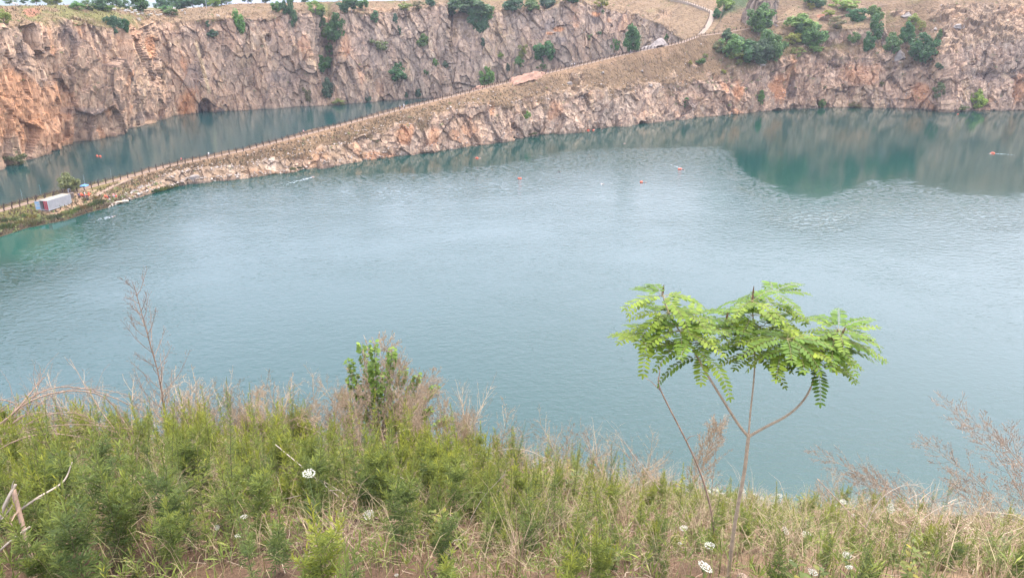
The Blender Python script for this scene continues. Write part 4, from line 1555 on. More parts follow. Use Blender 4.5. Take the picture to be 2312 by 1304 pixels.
for px, py, lab, sc in [(219, 352, 'orange float on the inner lake, left of its pair', 1.5), (226, 353, 'orange float on the inner lake, right of its pair', 1.5), (1077, 357, 'orange float alone in calm green water off the ridge', 1.7),
                        (1173, 403, 'orange float at the edge of the rippled water, middle of the lake', 1.6), (1448, 411, 'orange float nearest to the camera on the rippled lake', 1.8), (1535, 382, 'orange float on rippled water right of the nearest one', 1.8),
                        (1328, 295, 'orange float left of two touching the ridge cliff', 1.7), (1340, 294, 'orange float right of two touching the ridge cliff', 1.7), (2242, 346, 'orange float of the swimmer far right on dark water', 1.9),
                        (2163, 258, 'orange float at the tip of rock under the right cliff', 1.3)]:
    buoy(px, py, lab, sc)
for px, py, lab, sh, rz in [(1081, 357.5, 'swimmer beside the lone float off the ridge', None, 1.4), (1168, 404, 'dark haired swimmer left of the middle float', BLACK, 1.6), (1453, 412, 'swimmer beside the nearest float', BLACK, 1.2),
                            (1540, 383, 'swimmer beside the float right of the nearest one', BLACK, 1.8), (1408, 324, 'swimmer without a float in calm water below the ridge', None, 1.5), (1261, 388, 'swimmer with dark cap at the edge of the ripples', BLACK, 0.3),
                            (1357, 415, 'swimmer in white between the two nearer floats', WHITE, 0.8), (2234, 347, 'swimmer stretched out beside the far right float', None, 1.5), (1896, 253, 'swimmer close under the right cliff', None, 1.0),
                            (704, 400, 'swimmer leaving a white wake off the low ridge', None, 1.9), (252, 489, 'swimmer near the shore below the container', GREYC, 1.4), (1341, 292, 'swimmer holding on below the ridge cliff', WHITE, 0.2)]:
    swimmer(px, py, lab, sh, rz)

# foam trails of the two fast swimmers: thin flecks lying on the water
M['foam'] = plain('foam', (0.30, 0.34, 0.35), 0.5, 0.08, 4)
b = MB()
r = random.Random(3)
for (x0, y0), (x1, y1), n, wd in [((702, 401), (640, 418), 60, .5), ((2248, 347), (2292, 350), 26, .25), ((250, 490), (228, 493), 40, .5), ((1540, 380), (1500, 368), 24, .25)]:
    a, c = Vector(at_z(x0, y0, .012)), Vector(at_z(x1, y1, .012))
    for k in range(n):
        t = (k / n) ** 1.3
        q = a.lerp(c, t) + Vector((r.gauss(0, wd * (.3 + t)), r.gauss(0, wd * (.3 + t) * 2), 0))
        s = r.uniform(.1, .34) * (1 - .5 * t)
        b.quad((q.x - s * 1.6, q.y, q.z), (q.x, q.y - s, q.z), (q.x + s * 1.5, q.y + .1, q.z), (q.x, q.y + s, q.z))
tag(link('foam', b.mesh('foam', M['foam'])), 'white foam trails behind swimmers', 'foam', kind='stuff')

# ------------------------------------------------------------------ white goats on the rim
M['goat'] = plain('goat_coat', (0.50, 0.46, 0.40), 0.9, 0.12, 10)
J = [(0, .0, .62), (0, .32, .64), (0, -.34, .64), (0, -.52, .82), (0, -.62, .92), (0, -.80, .84), (0, .46, .72), (0, .52, .80)]
Rr = [.19, .16, .165, .09, .085, .045, .035, .02]
Ee = [(0, 1), (0, 2), (2, 3), (3, 4), (4, 5), (1, 6), (6, 7)]
for s in (-1, 1):
    for yy, kk in ((-.36, .03), (.32, -.05)):
        b0 = len(J)
        J += [(s * .09, yy, .52), (s * .10, yy - kk, .30), (s * .10, yy + .02, .04)]
        Rr += [.07, .036, .03]
        Ee += [(2 if yy < 0 else 1, b0), (b0, b0 + 1), (b0 + 1, b0 + 2)]
for s in (-1, 1):
    b0 = len(J)
    J += [(s * .12, -.60, .93)]
    Rr += [.025]
    Ee += [(4, b0)]
GOAT = skinned('goat', J, Ee, Rr, M['goat'], 2)
b = MB()
for s in (-1, 1):
    b.tube([(s * .04, -.60, .98), (s * .06, -.55, 1.08), (s * .09, -.46, 1.13)], .02, .006, 5)
HORN = b.mesh('horns', plain('horn', (.2, .17, .14), .6, .2, 8))
goats = [(35, 13), (41, 15), (62, 15), (258, 24), (274, 25), (286, 26), (292, 28), (299, 32), (308, 30), (316, 24), (312, 36), (321, 34), (336, 37), (341, 35), (350, 30), (356, 37), (363, 36), (315, 49), (411, 27), (418, 32), (313, 46), (493, 38), (283, 28), (305, 27)]
for i, (px, py) in enumerate(goats):
    l = hit(px, py + 1, 'A')
    if l is None:
        continue
    e = empty('goat', l, rng.choice((1.4, -1.5, 0.6, 2.2)))
    e.scale = (1.3,) * 3
    tag(e, 'white goat grazing on the straw coloured rim above the orange wall', 'goat', 'white goats grazing on the rim')
    link('body', GOAT, e)
    link('horns', HORN, e)

# ------------------------------------------------------------------ the container and the bathers' yard by the water
M['steel'] = plain('white_steel', (0.30, 0.30, 0.295), 0.6, 0.10, 1.2)
M['roofsteel'] = plain('cream_steel', (0.27, 0.245, 0.185), 0.7, 0.14, 1.0)
M['reddoor'] = plain('red_door', (0.33, 0.045, 0.05), 0.6, 0.15, 2)
M['bluepanel'] = plain('blue_panel', (0.16, 0.30, 0.42), 0.6, 0.2, 2)
M['whitepanel'] = plain('white_panel', (0.34, 0.355, 0.36), 0.6, 0.08, 2)
M['inside'] = plain('dark_inside', (0.05, 0.05, 0.05), 0.9, 0.2, 2)
fl = hit(96, 480, 'B')
fr = hit(112, 479, 'B')
br_ = hit(163, 459, 'B')
Lc, Wc, Hc = min(10.2, Vector((br_.x - fr.x, br_.y - fr.y)).length), 2.45, 2.45
ang = math.atan2(br_.x - fr.x, br_.y - fr.y)          # heading of the long side from +Y
base = Vector((fr.x, fr.y, 1.45))
cont = empty('shipping_container', base, -ang)
zg = min(v.z for v in (fl, fr, br_))
zc = max(drop(fr.x, fr.y, bvhB).z, drop(br_.x, br_.y, bvhB).z) - 0.02
cont.location.z = zc
tag(cont, 'white corrugated shipping container with a red door by the lake shore', 'container')
# local frame: right wall at x = 0, left wall at x = -Wc, front end at y = 0
b = MB()


def corr(b, p0, p1, z0, z1, nrm, n):
    p0, p1, nrm = Vector(p0), Vector(p1), Vector(nrm)
    prev = None
    for i in range(n * 4 + 1):
        t = i / (n * 4)
        d = (0.0, 0.0, -0.045, -0.045)[i % 4]
        q = p0.lerp(p1, t) + nrm * d
        if prev is not None:
            b.quad((prev.x, prev.y, z0), (q.x, q.y, z0), (q.x, q.y, z1), (prev.x, prev.y, z1))
        prev = q


corr(b, (0, .12, 0), (0, Lc - .12, 0), .16, Hc - .12, (1, 0, 0), 34)
corr(b, (-Wc, .12, 0), (-Wc, Lc - .12, 0), .16, Hc - .12, (-1, 0, 0), 34)
corr(b, (-Wc + .12, Lc, 0), (-.12, Lc, 0), .16, Hc - .12, (0, 1, 0), 8)
link('wall', b.mesh('wall', M['steel']), cont)
b = MB()
for x in (-Wc, -.12):
    for y in (0, Lc - .12):
        b.box((x, y, -.3), (x + .12, y + .12, Hc))
for x in (-Wc, -.12):
    b.box((x, .122, 0), (x + .12, Lc - .122, .158))
    b.box((x, .122, Hc - .118), (x + .12, Lc - .122, Hc - .002))
for y in (0.002, Lc - .118):
    b.box((-Wc + .122, y, .0), (-.122, y + .115, .157))
    b.box((-Wc + .122, y, Hc - .117), (-.122, y + .115, Hc - .003))
link('frame', b.mesh('frame', M['whitepanel']), cont)
b = MB()
for i in range(24):
    y0, y1 = .05 + (Lc - .1) * i / 24, .05 + (Lc - .1) * (i + 1) / 24
    zt = Hc + (.035 if i % 2 else .012)
    b.box((-Wc + .03, y0, Hc - .001), (-.03, y1 - .002, zt))
link('roof', b.mesh('roof', M['roofsteel']), cont)
b = MB()
b.box((-Wc + .13, .9, .02), (-.13, 1.0, Hc - .14))
link('dark_opening', b.mesh('dark_opening', M['inside']), cont)  # dark sheet behind the doors, the interior's shade given as its colour
b = MB()
b.box((-1.18, -.06, .17), (-.13, -.005, Hc - .13))
for z in (.5, 1.15, 1.8):
    b.box((-1.1, -.085, z), (-.2, -.062, z + .09))
rd = link('door', b.mesh('door', M['reddoor']), cont)
rd['label'] = 'closed red door leaf'
b = MB()
for x in (-.95, -.45):
    b.tube([(x, -.11, .2), (x, -.11, Hc - .2)], .022, .022, 5)
link('lock_bar', b.mesh('lock_bar', M['whitepanel']), rd)
Mo = Matrix.Translation(Vector((-Wc + .12, -.01, 0))) @ Matrix.Rotation(math.radians(-152), 4, 'Z')
b = MB()
b.box((0, -.05, .17), (1.12, 0, Hc - .13), Mo)
bd = link('door', b.mesh('door', M['whitepanel']), cont)
bd['label'] = 'blue and white door leaf standing open'
b = MB()
for z0, z1, x0, x1 in ((.35, .9, .1, 1.0), (1.2, 1.5, .1, .7), (1.7, 2.1, .2, 1.05)):
    b.box((x0, .003, z0), (x1, .012, z1), Mo)
    b.box((x0, -.062, z0), (x1, -.053, z1), Mo)
link('panel', b.mesh('panel', M['bluepanel']), bd)


def foot(px, py):
    return hit(px, py, 'B')


person(foot(180, 449.5), 0.5, 'standing', 'person in dark clothes standing at the far end of the container', NAVY, BLACK, scale=1.02)
person(foot(199, 454), -0.4, 'standing', 'person in black with bare legs standing in the yard by the lake', BLACK, BLACK, scale=1.05)
person(foot(193, 447), 2.2, 'standing', 'person in white shirt standing under the blue parasol', WHITE, GREYC)
person(foot(246, 448), 1.2, 'sitting', 'person in dark clothes sitting on the bank by the orange pile', BLACK, BLACK)
person(foot(257, 446), 0.8, 'sitting', 'person in pink sitting on the bank above the jetty', PINK, GREYC)
person(foot(263, 446), 0.2, 'sitting', 'person with bare back sitting rightmost on the bank', None, RED)

# blue parasol
q = foot(194, 436)
e = tag(empty('parasol', q), 'blue square parasol on a pole in the bathing yard', 'parasol')
b = MB()
b.tube([(0, 0, -.1), (0, 0, 2.35)], .03, .025, 6)
link('pole', b.mesh('pole', M['steel']), e)
M['blue'] = plain('blue_canvas', (0.10, 0.24, 0.52), 0.8, 0.1, 3)
b = MB()
for k in range(4):
    a0, a1 = math.pi / 4 + k * math.pi / 2, math.pi / 4 + (k + 1) * math.pi / 2
    c0, c1 = (1.1 * math.cos(a0), 1.1 * math.sin(a0)), (1.1 * math.cos(a1), 1.1 * math.sin(a1))
    b.tri((0, 0, 2.42), (*c0, 2.12), (*c1, 2.12))
    b.quad((*c0, 2.12), (*c0, 1.92), (*c1, 1.92), (*c1, 2.12))
link('canopy', b.mesh('canopy', M['blue']), e)
b = MB()
b.tube([(0, 0, 0), (0, 0, .08)], .28, .26, 10)
link('base', b.mesh('base', M['inside']), e)


# orange heaps of floats and vests
def pile(px, py, label, n, spread, cols):
    q = foot(px, py)
    e = tag(empty('float_pile', q), label, 'float pile', 'heaps of orange floats by the lake')
    rr = random.Random(px)
    for k in range(n):
        o = link('float', FLOAT, e, (rr.uniform(-spread, spread), rr.uniform(-.4, .4), .16 + .2 * (k % 3)))
        o.rotation_euler = (rr.uniform(-.4, .4), rr.uniform(-.5, .5), rr.uniform(0, 3))
        o.scale = (.95, 1, 1)


pile(187, 443, 'orange heap of floats left of the people in the yard', 7, .7, 0)
pile(204, 441, 'orange heap of floats right of the parasol', 5, .5, 0)
pile(241, 447, 'orange heap of floats on the bank above the jetty', 4, .5, 0)

# jetty
M['plank'] = plain('pale_planks', (0.42, 0.35, 0.25), 0.9, 0.15, 2)
a, c = Vector(at_z(229, 459, .55)), Vector(at_z(291, 453, .5))
e = tag(empty('jetty', (a.x, a.y, 0)), 'narrow pale plank jetty reaching out over the lake edge', 'jetty')
dv = (c - a)
dv.z = 0
L = dv.length
Mz = Matrix.Rotation(math.atan2(dv.y, dv.x), 4, 'Z')
b = MB()
nn = int(L / .3)
for i in range(nn):
    b.box((i * .3, -.55, .5), (i * .3 + .28, .55, .56), Mz)
link('deck', b.mesh('deck', M['plank']), e)
b = MB()
for yy in (-.45, .35):
    b.box((0, yy, .38), (L, yy + .1, .497), Mz)
link('beam', b.mesh('beam', M['bark']), e)
for x in np.arange(.4, L, 2.2):
    for yy in (-.5, .5):
        b = MB()
        b.tube([tuple(Mz @ Vector((x, yy, -1.6))), tuple(Mz @ Vector((x, yy, .36)))], .07, .07, 6)
        link('pile', b.mesh('pile', M['bark']), e)

# pale litter bin with a dome lid next to the willow
q = foot(157, 435)
e = tag(empty('dome_bin', q), 'pale round bin with a domed lid by the willow foot', 'bin')
b = MB()
b.tube([(0, 0, 0), (0, 0, .2), (0, 0, .85)], .3, .36, 12)
link('body', b.mesh('body', M['whitepanel']), e)
b = MB()
b.tube([(0, 0, .852), (0, 0, 1.0), (0, 0, 1.12), (0, 0, 1.18)], .38, .1, 12, radii=[.38, .36, .24, .06])
link('lid', b.mesh('lid', M['whitepanel'], smooth=True), e)
# dark cabinet at the far end of the container
q = foot(163, 447)
e = tag(empty('cabinet', q, .3), 'dark cabinet standing at the back corner of the container', 'cabinet')
b = MB()
b.box((-.5, -.3, 0), (.5, .3, 1.3))
b.box((-.56, -.36, 1.302), (.56, .36, 1.36))
link('body', b.mesh('body', M['bark']), e)
b = MB()
b.box((-.46, -.335, .08), (-.01, -.302, 1.24))
link('door', b.mesh('door', M['bark']), e)
b = MB()
b.box((.01, -.335, .08), (.46, -.302, 1.24))
link('door', b.mesh('door', M['bark']), e)

# low green tussocks along the near shore of the yard
M['shore_green'] = leaf_material('shore_leaves', (0.085, 0.115, 0.035), None, 0.2, 0.2, use_obj=True)


def tussock_mesh(seed):
    rr = random.Random(seed)
    b = MB()
    for k in range(260):
        a, d = rr.uniform(0, 6.28), rr.random() ** .6
        x, y = math.cos(a) * d, math.sin(a) * d
        hh = (1 - .6 * d * d) * rr.uniform(.5, 1.1)
        lx, ly = x * .35 + rr.gauss(0, .15), y * .35 + rr.gauss(0, .15)
        a2 = rr.uniform(0, 3.14)
        wx, wy = .07 * math.cos(a2), .07 * math.sin(a2)
        b.tri((x - wx, y - wy, -.1), (x + wx, y + wy, -.1), (x + lx, y + ly, hh))
    return b.mesh('tussock', M['shore_green'])


TUS = [tussock_mesh(s) for s in range(3)]
rr = random.Random(12)
tl = [(228, 456, 'large'), (218, 459, 'large'), (208, 463, 'mid'), (196, 467, 'mid'), (186, 470, 'large'), (176, 474, 'mid'), (165, 478, 'mid'), (154, 482, 'large'), (140, 487, 'mid'), (126, 491, 'large'), (112, 494, 'large'), (88, 500, 'mid'),
      (74, 505, 'large'), (60, 500, 'mid'), (44, 505, 'large'), (28, 512, 'mid'), (12, 514, 'large'), (30, 496, 'mid'), (55, 488, 'mid'), (10, 498, 'mid'), (193, 451, 'mid'), (214, 447, 'mid'), (70, 490, 'mid'), (365, 428, 'large'), (378, 424, 'large'), (350, 432, 'mid'), (395, 420, 'mid'), (660, 382, 'mid'), (676, 379, 'mid'), (1195, 304, 'mid'), (1205, 302, 'mid')]
for px, py, sz in tl:
    q = foot(px, py)
    if q is None:
        continue
    o = link('tussock', rr.choice(TUS), None, q)
    s = 1.5 if sz == 'large' else 1.0
    s *= rr.uniform(.8, 1.25)
    o.scale = (s, s, s * .75)
    o.rotation_euler = (0, 0, rr.uniform(0, 6))
    o.color = (*[v * rr.uniform(.8, 1.2) for v in rr.choice(((.10, .12, .035), (.13, .12, .045), (.07, .10, .03)))], 1)
    tag(o, 'low grassy tussock growing along the lake shore of the ridge', 'tussock', 'grass tussocks along the shore')

# thin bare saplings between the path and the inner lake
b = MB()
rr = random.Random(4)
SAP = []
for s in range(2):
    b = MB()
    b.tube([(0, 0, -.2), (.05, 0, 1.6), (.12, .03, 3.2)], .035, .01, 5)
    for k in range(9):
        z = 1.2 + k * .2
        a = rr.uniform(0, 6.28)
        b.tube([(.06, 0, z), (.06 + .3 * math.cos(a), .3 * math.sin(a), z + .35)], .012, .004, 3)
    SAP.append(b.mesh('sapling', M['steel']))
for px, py, lab in [(52, 446, 'thin bare sapling leftmost of those beyond the lower path fence'), (94, 430, 'thin bare sapling second from left beyond the lower path fence'), (192, 412, 'thin bare sapling beyond the fence right of the willow'), (252, 396, 'thin bare sapling rightmost beyond the lower fence')]:
    x, y, z = at_y(px, itp(PATH, px) - 6, itp(PATH, px, 2) + 4.0)
    l = drop(x, y, bvhB)
    o = link('sapling', rr.choice(SAP), None, l if l else (x, y, z))
    tag(o, lab, 'sapling', 'bare saplings by the inner lake')

# white poles at the rim
for px, py, lab in [(467, 20, 'slim white pole on the straw bank beside the skyline grove'), (794, 28, 'slim white pole among the dark rim trees')]:
    l = hit(px, py, 'A') or hit(px, py + 10, 'A')
    o = tag(empty('utility_pole', l), lab, 'pole', 'white poles on the rim')
    b = MB()
    b.tube([(0, 0, -.4), (-.25, 0, 7.5)], .12, .09, 7)
    link('post', b.mesh('post', M['whitepanel']), o)
    b = MB()
    b.box((-1.0, -.05, 6.9), (.55, .05, 7.02))
    link('crossarm', b.mesh('crossarm', M['whitepanel']), o)

# spoil heaps behind the path
M['spoil'] = plain('pale_spoil', (0.24, 0.205, 0.18), 0.95, 0.2, 1.2)
M['pinksoil'] = plain('pink_soil', (0.29, 0.17, 0.115), 0.95, 0.15, 1.2)


def heap(pts, depth, mat, name, label):
    """pts: ridge line (px, py, Y) of the heap; a lumpy mound under it."""
    ridge = [Vector(at_y(*q)) for q in pts]
    ridge = resample(ridge, .7)
    n = len(ridge)
    m = 17
    P3 = np.zeros((n, m, 3))
    for i, q in enumerate(ridge):
        end = min(1, min(i, n - 1 - i) / 4)
        for j in range(m):
            t = -1 + 2 * j / (m - 1)
            P3[i, j] = (q.x + 0.3 * t, q.y + t * depth, q.z - (1 - end) * 1.0 - abs(t) ** 1.3 * depth * .75)
    f = P3.reshape(-1, 3)
    d = fbm(f / 1.6, 3, 401)
    f[:, 2] += d * .8
    f[:, 1] += fbm(f / 1.3, 3, 402) * .9
    me, _ = grid_mesh(name, P3, [mat])
    return tag(link(name, me), label, 'spoil heap')


heap([(1140, 188, 309), (1155, 175, 309), (1175, 170, 311), (1192, 166, 314), (1206, 160, 316), (1222, 161, 320), (1240, 163, 324)], 4, M['pinksoil'], 'spoil_heap', 'long heap of pinkish soil behind the ridge fence')
heap([(1062, 199, 297), (1080, 194, 299), (1100, 193, 302), (1118, 192, 305)], 3, M['pinksoil'], 'spoil_heap', 'low pale heap of soil left of the long pinkish heap')
heap([(1436, 114, 356), (1452, 106, 358), (1470, 101, 361), (1484, 88, 363), (1496, 85, 365), (1506, 97, 367), (1516, 101, 369)], 4, M['spoil'], 'spoil_heap', 'whitish heap of crushed stone behind the upper ridge path')

# loose pale boulders on the slopes
M['boulder'] = plain('pale_stone', (0.235, 0.20, 0.168), 0.9, 0.4, 0.6)


def boulder_mesh(seed):
    rr = random.Random(seed)
    import bmesh
    bm = bmesh.new()
    bmesh.ops.create_icosphere(bm, subdivisions=3, radius=1)
    pl = [(Vector((rr.gauss(0, 1), rr.gauss(0, 1), rr.gauss(0, 1))).normalized(), rr.uniform(.32, .72)) for _ in range(13)]
    for v in bm.verts:
        for nrm, d in pl:
            e_ = v.co.dot(nrm) - d
            if e_ > 0:
                v.co -= nrm * e_
        v.co *= 1.25 + rr.uniform(-.09, .09)
    me = bpy.data.meshes.new('boulder')
    bm.to_mesh(me)
    bm.free()
    me.materials.append(M['boulder'])
    return me


BOUL = [boulder_mesh(s) for s in range(4)]
for px, py, w, h, lab in [(2048, 36, 28, 14, 'pale flat boulder jutting from the upper right slope'), (2032, 128, 26, 26, 'large pale boulder at the cliff top beside the green tree'), (1450, 400 - 238, 8, 6, 'small white stone on the dry slope below the path'),
                          (1362, 166, 10, 7, 'pale stone on the dry grass slope below the white pair'), (437, 404, 26, 17, 'big grey boulder at the low end of the ridge cliff'), (2165, 60, 30, 10, 'long pale ledge of stone in the right cliff'),
                          (2112, 66, 16, 8, 'slanting white stone high on the right slope'), (1285, 190, 12, 9, 'pale stone above the ridge cliff, middle of the slope'), (1036, 236, 6, 5, 'tiny white stone at the top of the ridge cliff'),
                          (320, 424, 18, 12, 'pale boulder at the waterline right of the jetty'), (303, 432, 14, 9, 'smaller pale boulder beside the jetty end'), (1722, 148, 16, 6, 'grey stone under the thicket'), (1470, 195, 10, 7, 'pale block at the ridge cliff top')]:
    q = hit(px, py, 'AB')
    s = q.y / (CP * F) * .5
    o = link('boulder', BOUL[px % 4], None, q)
    o.scale = (w * s, h * s * 1.2, h * s)
    o.rotation_euler = (0, 0, px)
    tag(o, lab, 'boulder')

# ------------------------------------------------------------------ plants on the near slope
def gp(px, t):
    """A point of the near slope: px across, t 0 at the bottom of the view .. 1 at the brink."""
    i = min(max((px - Npx[0]) / 5.0, 0), len(Npx) - 2)
    j = min(max(16 + t * 120, 0), NP_.shape[1] - 2)
    a, c = int(i), int(j)
    q = NP_[a, c] * (1 - (i - a)) + NP_[a + 1, c] * (i - a)
    q2 = NP_[a, c + 1] * (1 - (i - a)) + NP_[a + 1, c + 1] * (i - a)
    return Vector(q * (1 - (j - c)) + q2 * (j - c))


M['mug_leaf'] = leaf_material('mugwort_leaves', (0.108, 0.146, 0.036), (0.220, 0.245, 0.050), 0.35, 0.30)
M['mug_stem'] = plain('mugwort_stem', (0.10, 0.085, 0.045), 0.8, 0.25, 40)
M['dry_stem'] = island_material('dry_stems', [(0, (0.12, 0.075, 0.048)), (.35, (0.24, 0.16, 0.105)), (.7, (0.36, 0.26, 0.175)), (1, (0.46, 0.37, 0.27))])
M['dry_red'] = island_material('dry_red_stems', [(0, (0.17, 0.115, 0.07)), (.5, (0.34, 0.25, 0.155)), (1, (0.48, 0.375, 0.25))])
M['dry_pale'] = island_material('dry_pale_stems', [(0, (0.26, 0.20, 0.14)), (.5, (0.38, 0.31, 0.24)), (1, (0.50, 0.44, 0.36))])
M['near_grass'] = island_material('near_grass_blades', [(0, (0.22, 0.155, 0.09)), (.36, (0.34, 0.265, 0.155)), (.6, (0.22, 0.16, 0.095)), (.66, (0.15, 0.175, 0.05)), (.8, (0.12, 0.165, 0.04)), (1, (0.19, 0.21, 0.06))])


M['dry_wood'] = plain('dry_wood', (0.24, 0.165, 0.115), 0.9, 0.3, 30)


def lobe(b, base, d, nrm, L, W):
    s = d.cross(nrm)
    if s.length < 1e-6:
        s = d.orthogonal()
    s.normalize()
    m = base + d * (L * .45) + nrm * (L * .06)
    tip = base + d * L
    b.quad(tuple(base), tuple(m + s * W), tuple(tip), tuple(m - s * W))


def mugwort(seed, h, n, leafL, spread=1.0, shoots=0):
    r = random.Random(seed)
    lf, st = MB(), MB()
    lean = Vector((r.gauss(0, .10), r.gauss(0, .10), 1))

    def axis(p0, d, L, cnt, l0, l1, top, r0):
        pts = []
        dd = d.normalized()
        p = p0.copy()
        for i in range(6):
            pts.append(p.copy())
            p = p + dd * (L / 5)
            dd = (dd + Vector((r.gauss(0, .05), r.gauss(0, .05), .10))).normalized()
        st.tube(pts, r0, r0 * .35, 4)
        ga = r.uniform(0, 6.28)
        for i in range(cnt):
            t = .10 + .90 * (i + r.random() * .6) / cnt
            k = min(4, int(t * 5))
            q = pts[k].lerp(pts[k + 1], min(1, t * 5 - k))
            ga += 2.39996 + r.gauss(0, .25)
            el = math.radians(8 + 62 * t ** 1.3 + r.gauss(0, 9))
            dirn = Vector((math.cos(ga) * math.cos(el), math.sin(ga) * math.cos(el), math.sin(el)))
            up = Vector((-math.cos(ga) * math.sin(el), -math.sin(ga) * math.sin(el), math.cos(el)))
            side = dirn.cross(up)
            L_ = (l0 + (l1 - l0) * t) * r.uniform(.75, 1.2)
            lf.col = min(1, max(0, top * t ** 2.2 + r.gauss(0, .08)))
            W = L_ * (.055 if t < .55 else .068)
            lobe(lf, q, dirn, up, L_, W * 1.15)
            if t < .8:
                m = 2 if t < .5 else 1
                for a in range(m):
                    f = .3 + .28 * a
                    for s in (-1, 1):
                        dl = (dirn * .72 + side * (s * .68) + up * r.gauss(.05, .1)).normalized()
                        lobe(lf, q + dirn * (L_ * f), dl, up, L_ * (.62 - .14 * a), W)
                if t < .45 and r.random() < .8:
                    for s in (-1, 1):
                        dl = (dirn * .5 + side * (s * .85) + up * .1).normalized()
                        lobe(lf, q + dirn * (L_ * .18), dl, up, L_ * .38, W * .9)
        return pts

    pts = axis(Vector((0, 0, -.02)), lean, h, n, leafL, leafL * .55, 1.0, .0032)
    for k in range(shoots):
        t = r.uniform(.15, .75)
        j = int(t * 5)
        a = r.uniform(0, 6.28)
        d = Vector((math.cos(a) * spread, math.sin(a) * spread, 1.15))
        axis(pts[j], d, h * r.uniform(.28, .5) * (1.1 - t * .4), max(8, n // 3), leafL * .8, leafL * .45, .9, .0018)
    return lf.mesh('foliage', M['mug_leaf'], attr=True), st.mesh('stem', M['mug_stem'])


MUG = {
    'tall': [mugwort(10 + s, 1.0, 62, .085, shoots=2) for s in range(5)],
    'bushy': [mugwort(30 + s, 1.0, 54, .15, .9, shoots=8) for s in range(5)],
    'young': [mugwort(50 + s, 1.0, 40, .20, .8, shoots=3) for s in range(4)],
    'spire': [mugwort(70 + s, 1.0, 80, .055, .5, shoots=4) for s in range(3)],
}
MUG_LABEL = {'tall': 'slender upright mugwort stem with feathery green leaves on the near slope', 'bushy': 'bushy mugwort with deeply cut green leaves on the near slope',
             'young': 'short young mugwort with broad feathery leaves low on the near slope', 'spire': 'narrow spire of mugwort with tiny ascending leaves on the near slope'}


def mug(q, kind, h, label=None, r=rng, name='mugwort_plant'):
    f, s = r.choice(MUG[kind])
    o = link(name, f, None, q)
    o.rotation_euler = (r.gauss(0, .05), r.gauss(0, .05), r.uniform(0, 6.28))
    w = h * r.uniform(.9, 1.15)
    o.scale = (w, w, h)
    link('stem', s, o)
    tag(o, label or MUG_LABEL[kind], 'mugwort', None if label else kind + ' mugwort plants on the near slope')
    return o


r = random.Random(21)
FLOWERS = [(697, 1069, 38, (0.15, 0), 'large flat white flower above the slanting dry straws'), (833, 1161, 31, (0.15, .42), 'cream white flower tilted right beside the bushy mugwort'), (1592, 1278, 46, (.75, .2), 'largest white flower, at the bottom below the small tree'),
                           (1602, 1231, 32, (.4, 0), 'white flower just above the largest one under the small tree'), (1544, 1192, 24, (.6, 0), 'pale half open flower left of the small tree trunk'), (1535, 1226, 13, (.3, 0), 'tiny cream flower under the half open one'),
                           (1773, 1197, 26, (.2, -.7), 'white flower tilted left, right of the small tree trunk'), (1820, 1206, 27, (.1, 0), 'flat white flower, rightmost of two in the grass right of the trunk'), (2010, 1146, 30, (.2, -1.1), 'white flower standing on edge before the right hand bundle'),
                           (1912, 1252, 24, (.2, .3), 'white flower low in the right grass'), (1918, 1280, 22, (.5, -.2), 'white flower just under another low in the right grass'), (1903, 1132, 20, (.1, 0), 'white flower highest on the right brink'), (1786, 1266, 16, (.3, .1), 'small white flower at the bottom between trunk and right grass'),
                           (1835, 1291, 28, (.5, .2), 'white flower cut by the bottom edge right of the trunk'), (551, 1166, 22, (.4, 0), 'pale cream flower among green weeds on the left'), (490, 1190, 15, (.5, .8), 'white flower seen from the side on the left'), (537, 1209, 18, (.1, 0), 'flat white flower low among the left weeds'),
                           (1305, 1216, 14, (.4, .4), 'single white flower on the slope left of the tree'), (710, 1278, 18, (.6, 0), 'greenish white flower at the bottom left of the bushy mugwort'), (895, 1297, 14, (.5, 0), 'tiny white flower at the bottom edge below the bushy mugwort'), (1927, 1163, 14, (.2, 0), 'small white flower on the brink beside the tilted one')]


def hides_flower(q, h):
    x0, y0 = project(np.array([[[q.x, q.y, q.z + h]]]))
    x0, y0 = float(x0[0]), float(y0[0])
    half = h * .2 * F / q.y
    for fx, fy, fw, *_ in FLOWERS[:4]:
        fy_dist = F * 2 * .032 / (fw * .8) * ray(fx, fy)[1]
        if abs(x0 - fx) < half + fw * .4 and q.y < min(fy_dist, 6.5) + .1 and y0 < fy + fw * .3:
            return True
    return False


# chosen plants that stand out
for px, t, kind, h, lab in [(530, .80, 'spire', .86, 'tall dark spire of mugwort rising against the lake beside the dead weed'), (232, .70, 'tall', .52, 'leafy mugwort standing tall at the left brink below the arching branches'),
                            (2132, .93, 'spire', .68, 'tall green spire on the right brink, the taller of two'), (2096, .94, 'spire', .55, 'green spire on the right brink, left of the taller one'),
                            (905, .12, 'bushy', .66, 'large bushy bright green mugwort at the bottom below the brown brush'), (1160, .80, 'spire', .60, 'thin green spire on the brink right of the brown brush'),
                            (880, .42, 'tall', .80, 'tall green mugwort in front of the brown brush'), (820, .40, 'tall', .72, 'upright green mugwort left of the tallest before the brown brush'), (1830, .86, 'bushy', .36, 'light green leafy clump on the brink right of the small tree'),
                            (145, .62, 'tall', .62, 'upright mugwort among the arching dry branches on the left')]:
    mug(gp(px, t), kind, h, lab, r)


def dens(px, t):
    d = np.interp(px, [-200, 500, 950, 1100, 1300, 1550, 1800, 2100, 2500], [1, 1, 1, .8, .8, .62, .5, .36, .3])
    if 1380 < px < 1800 and t < .45:
        d *= .75
    return d


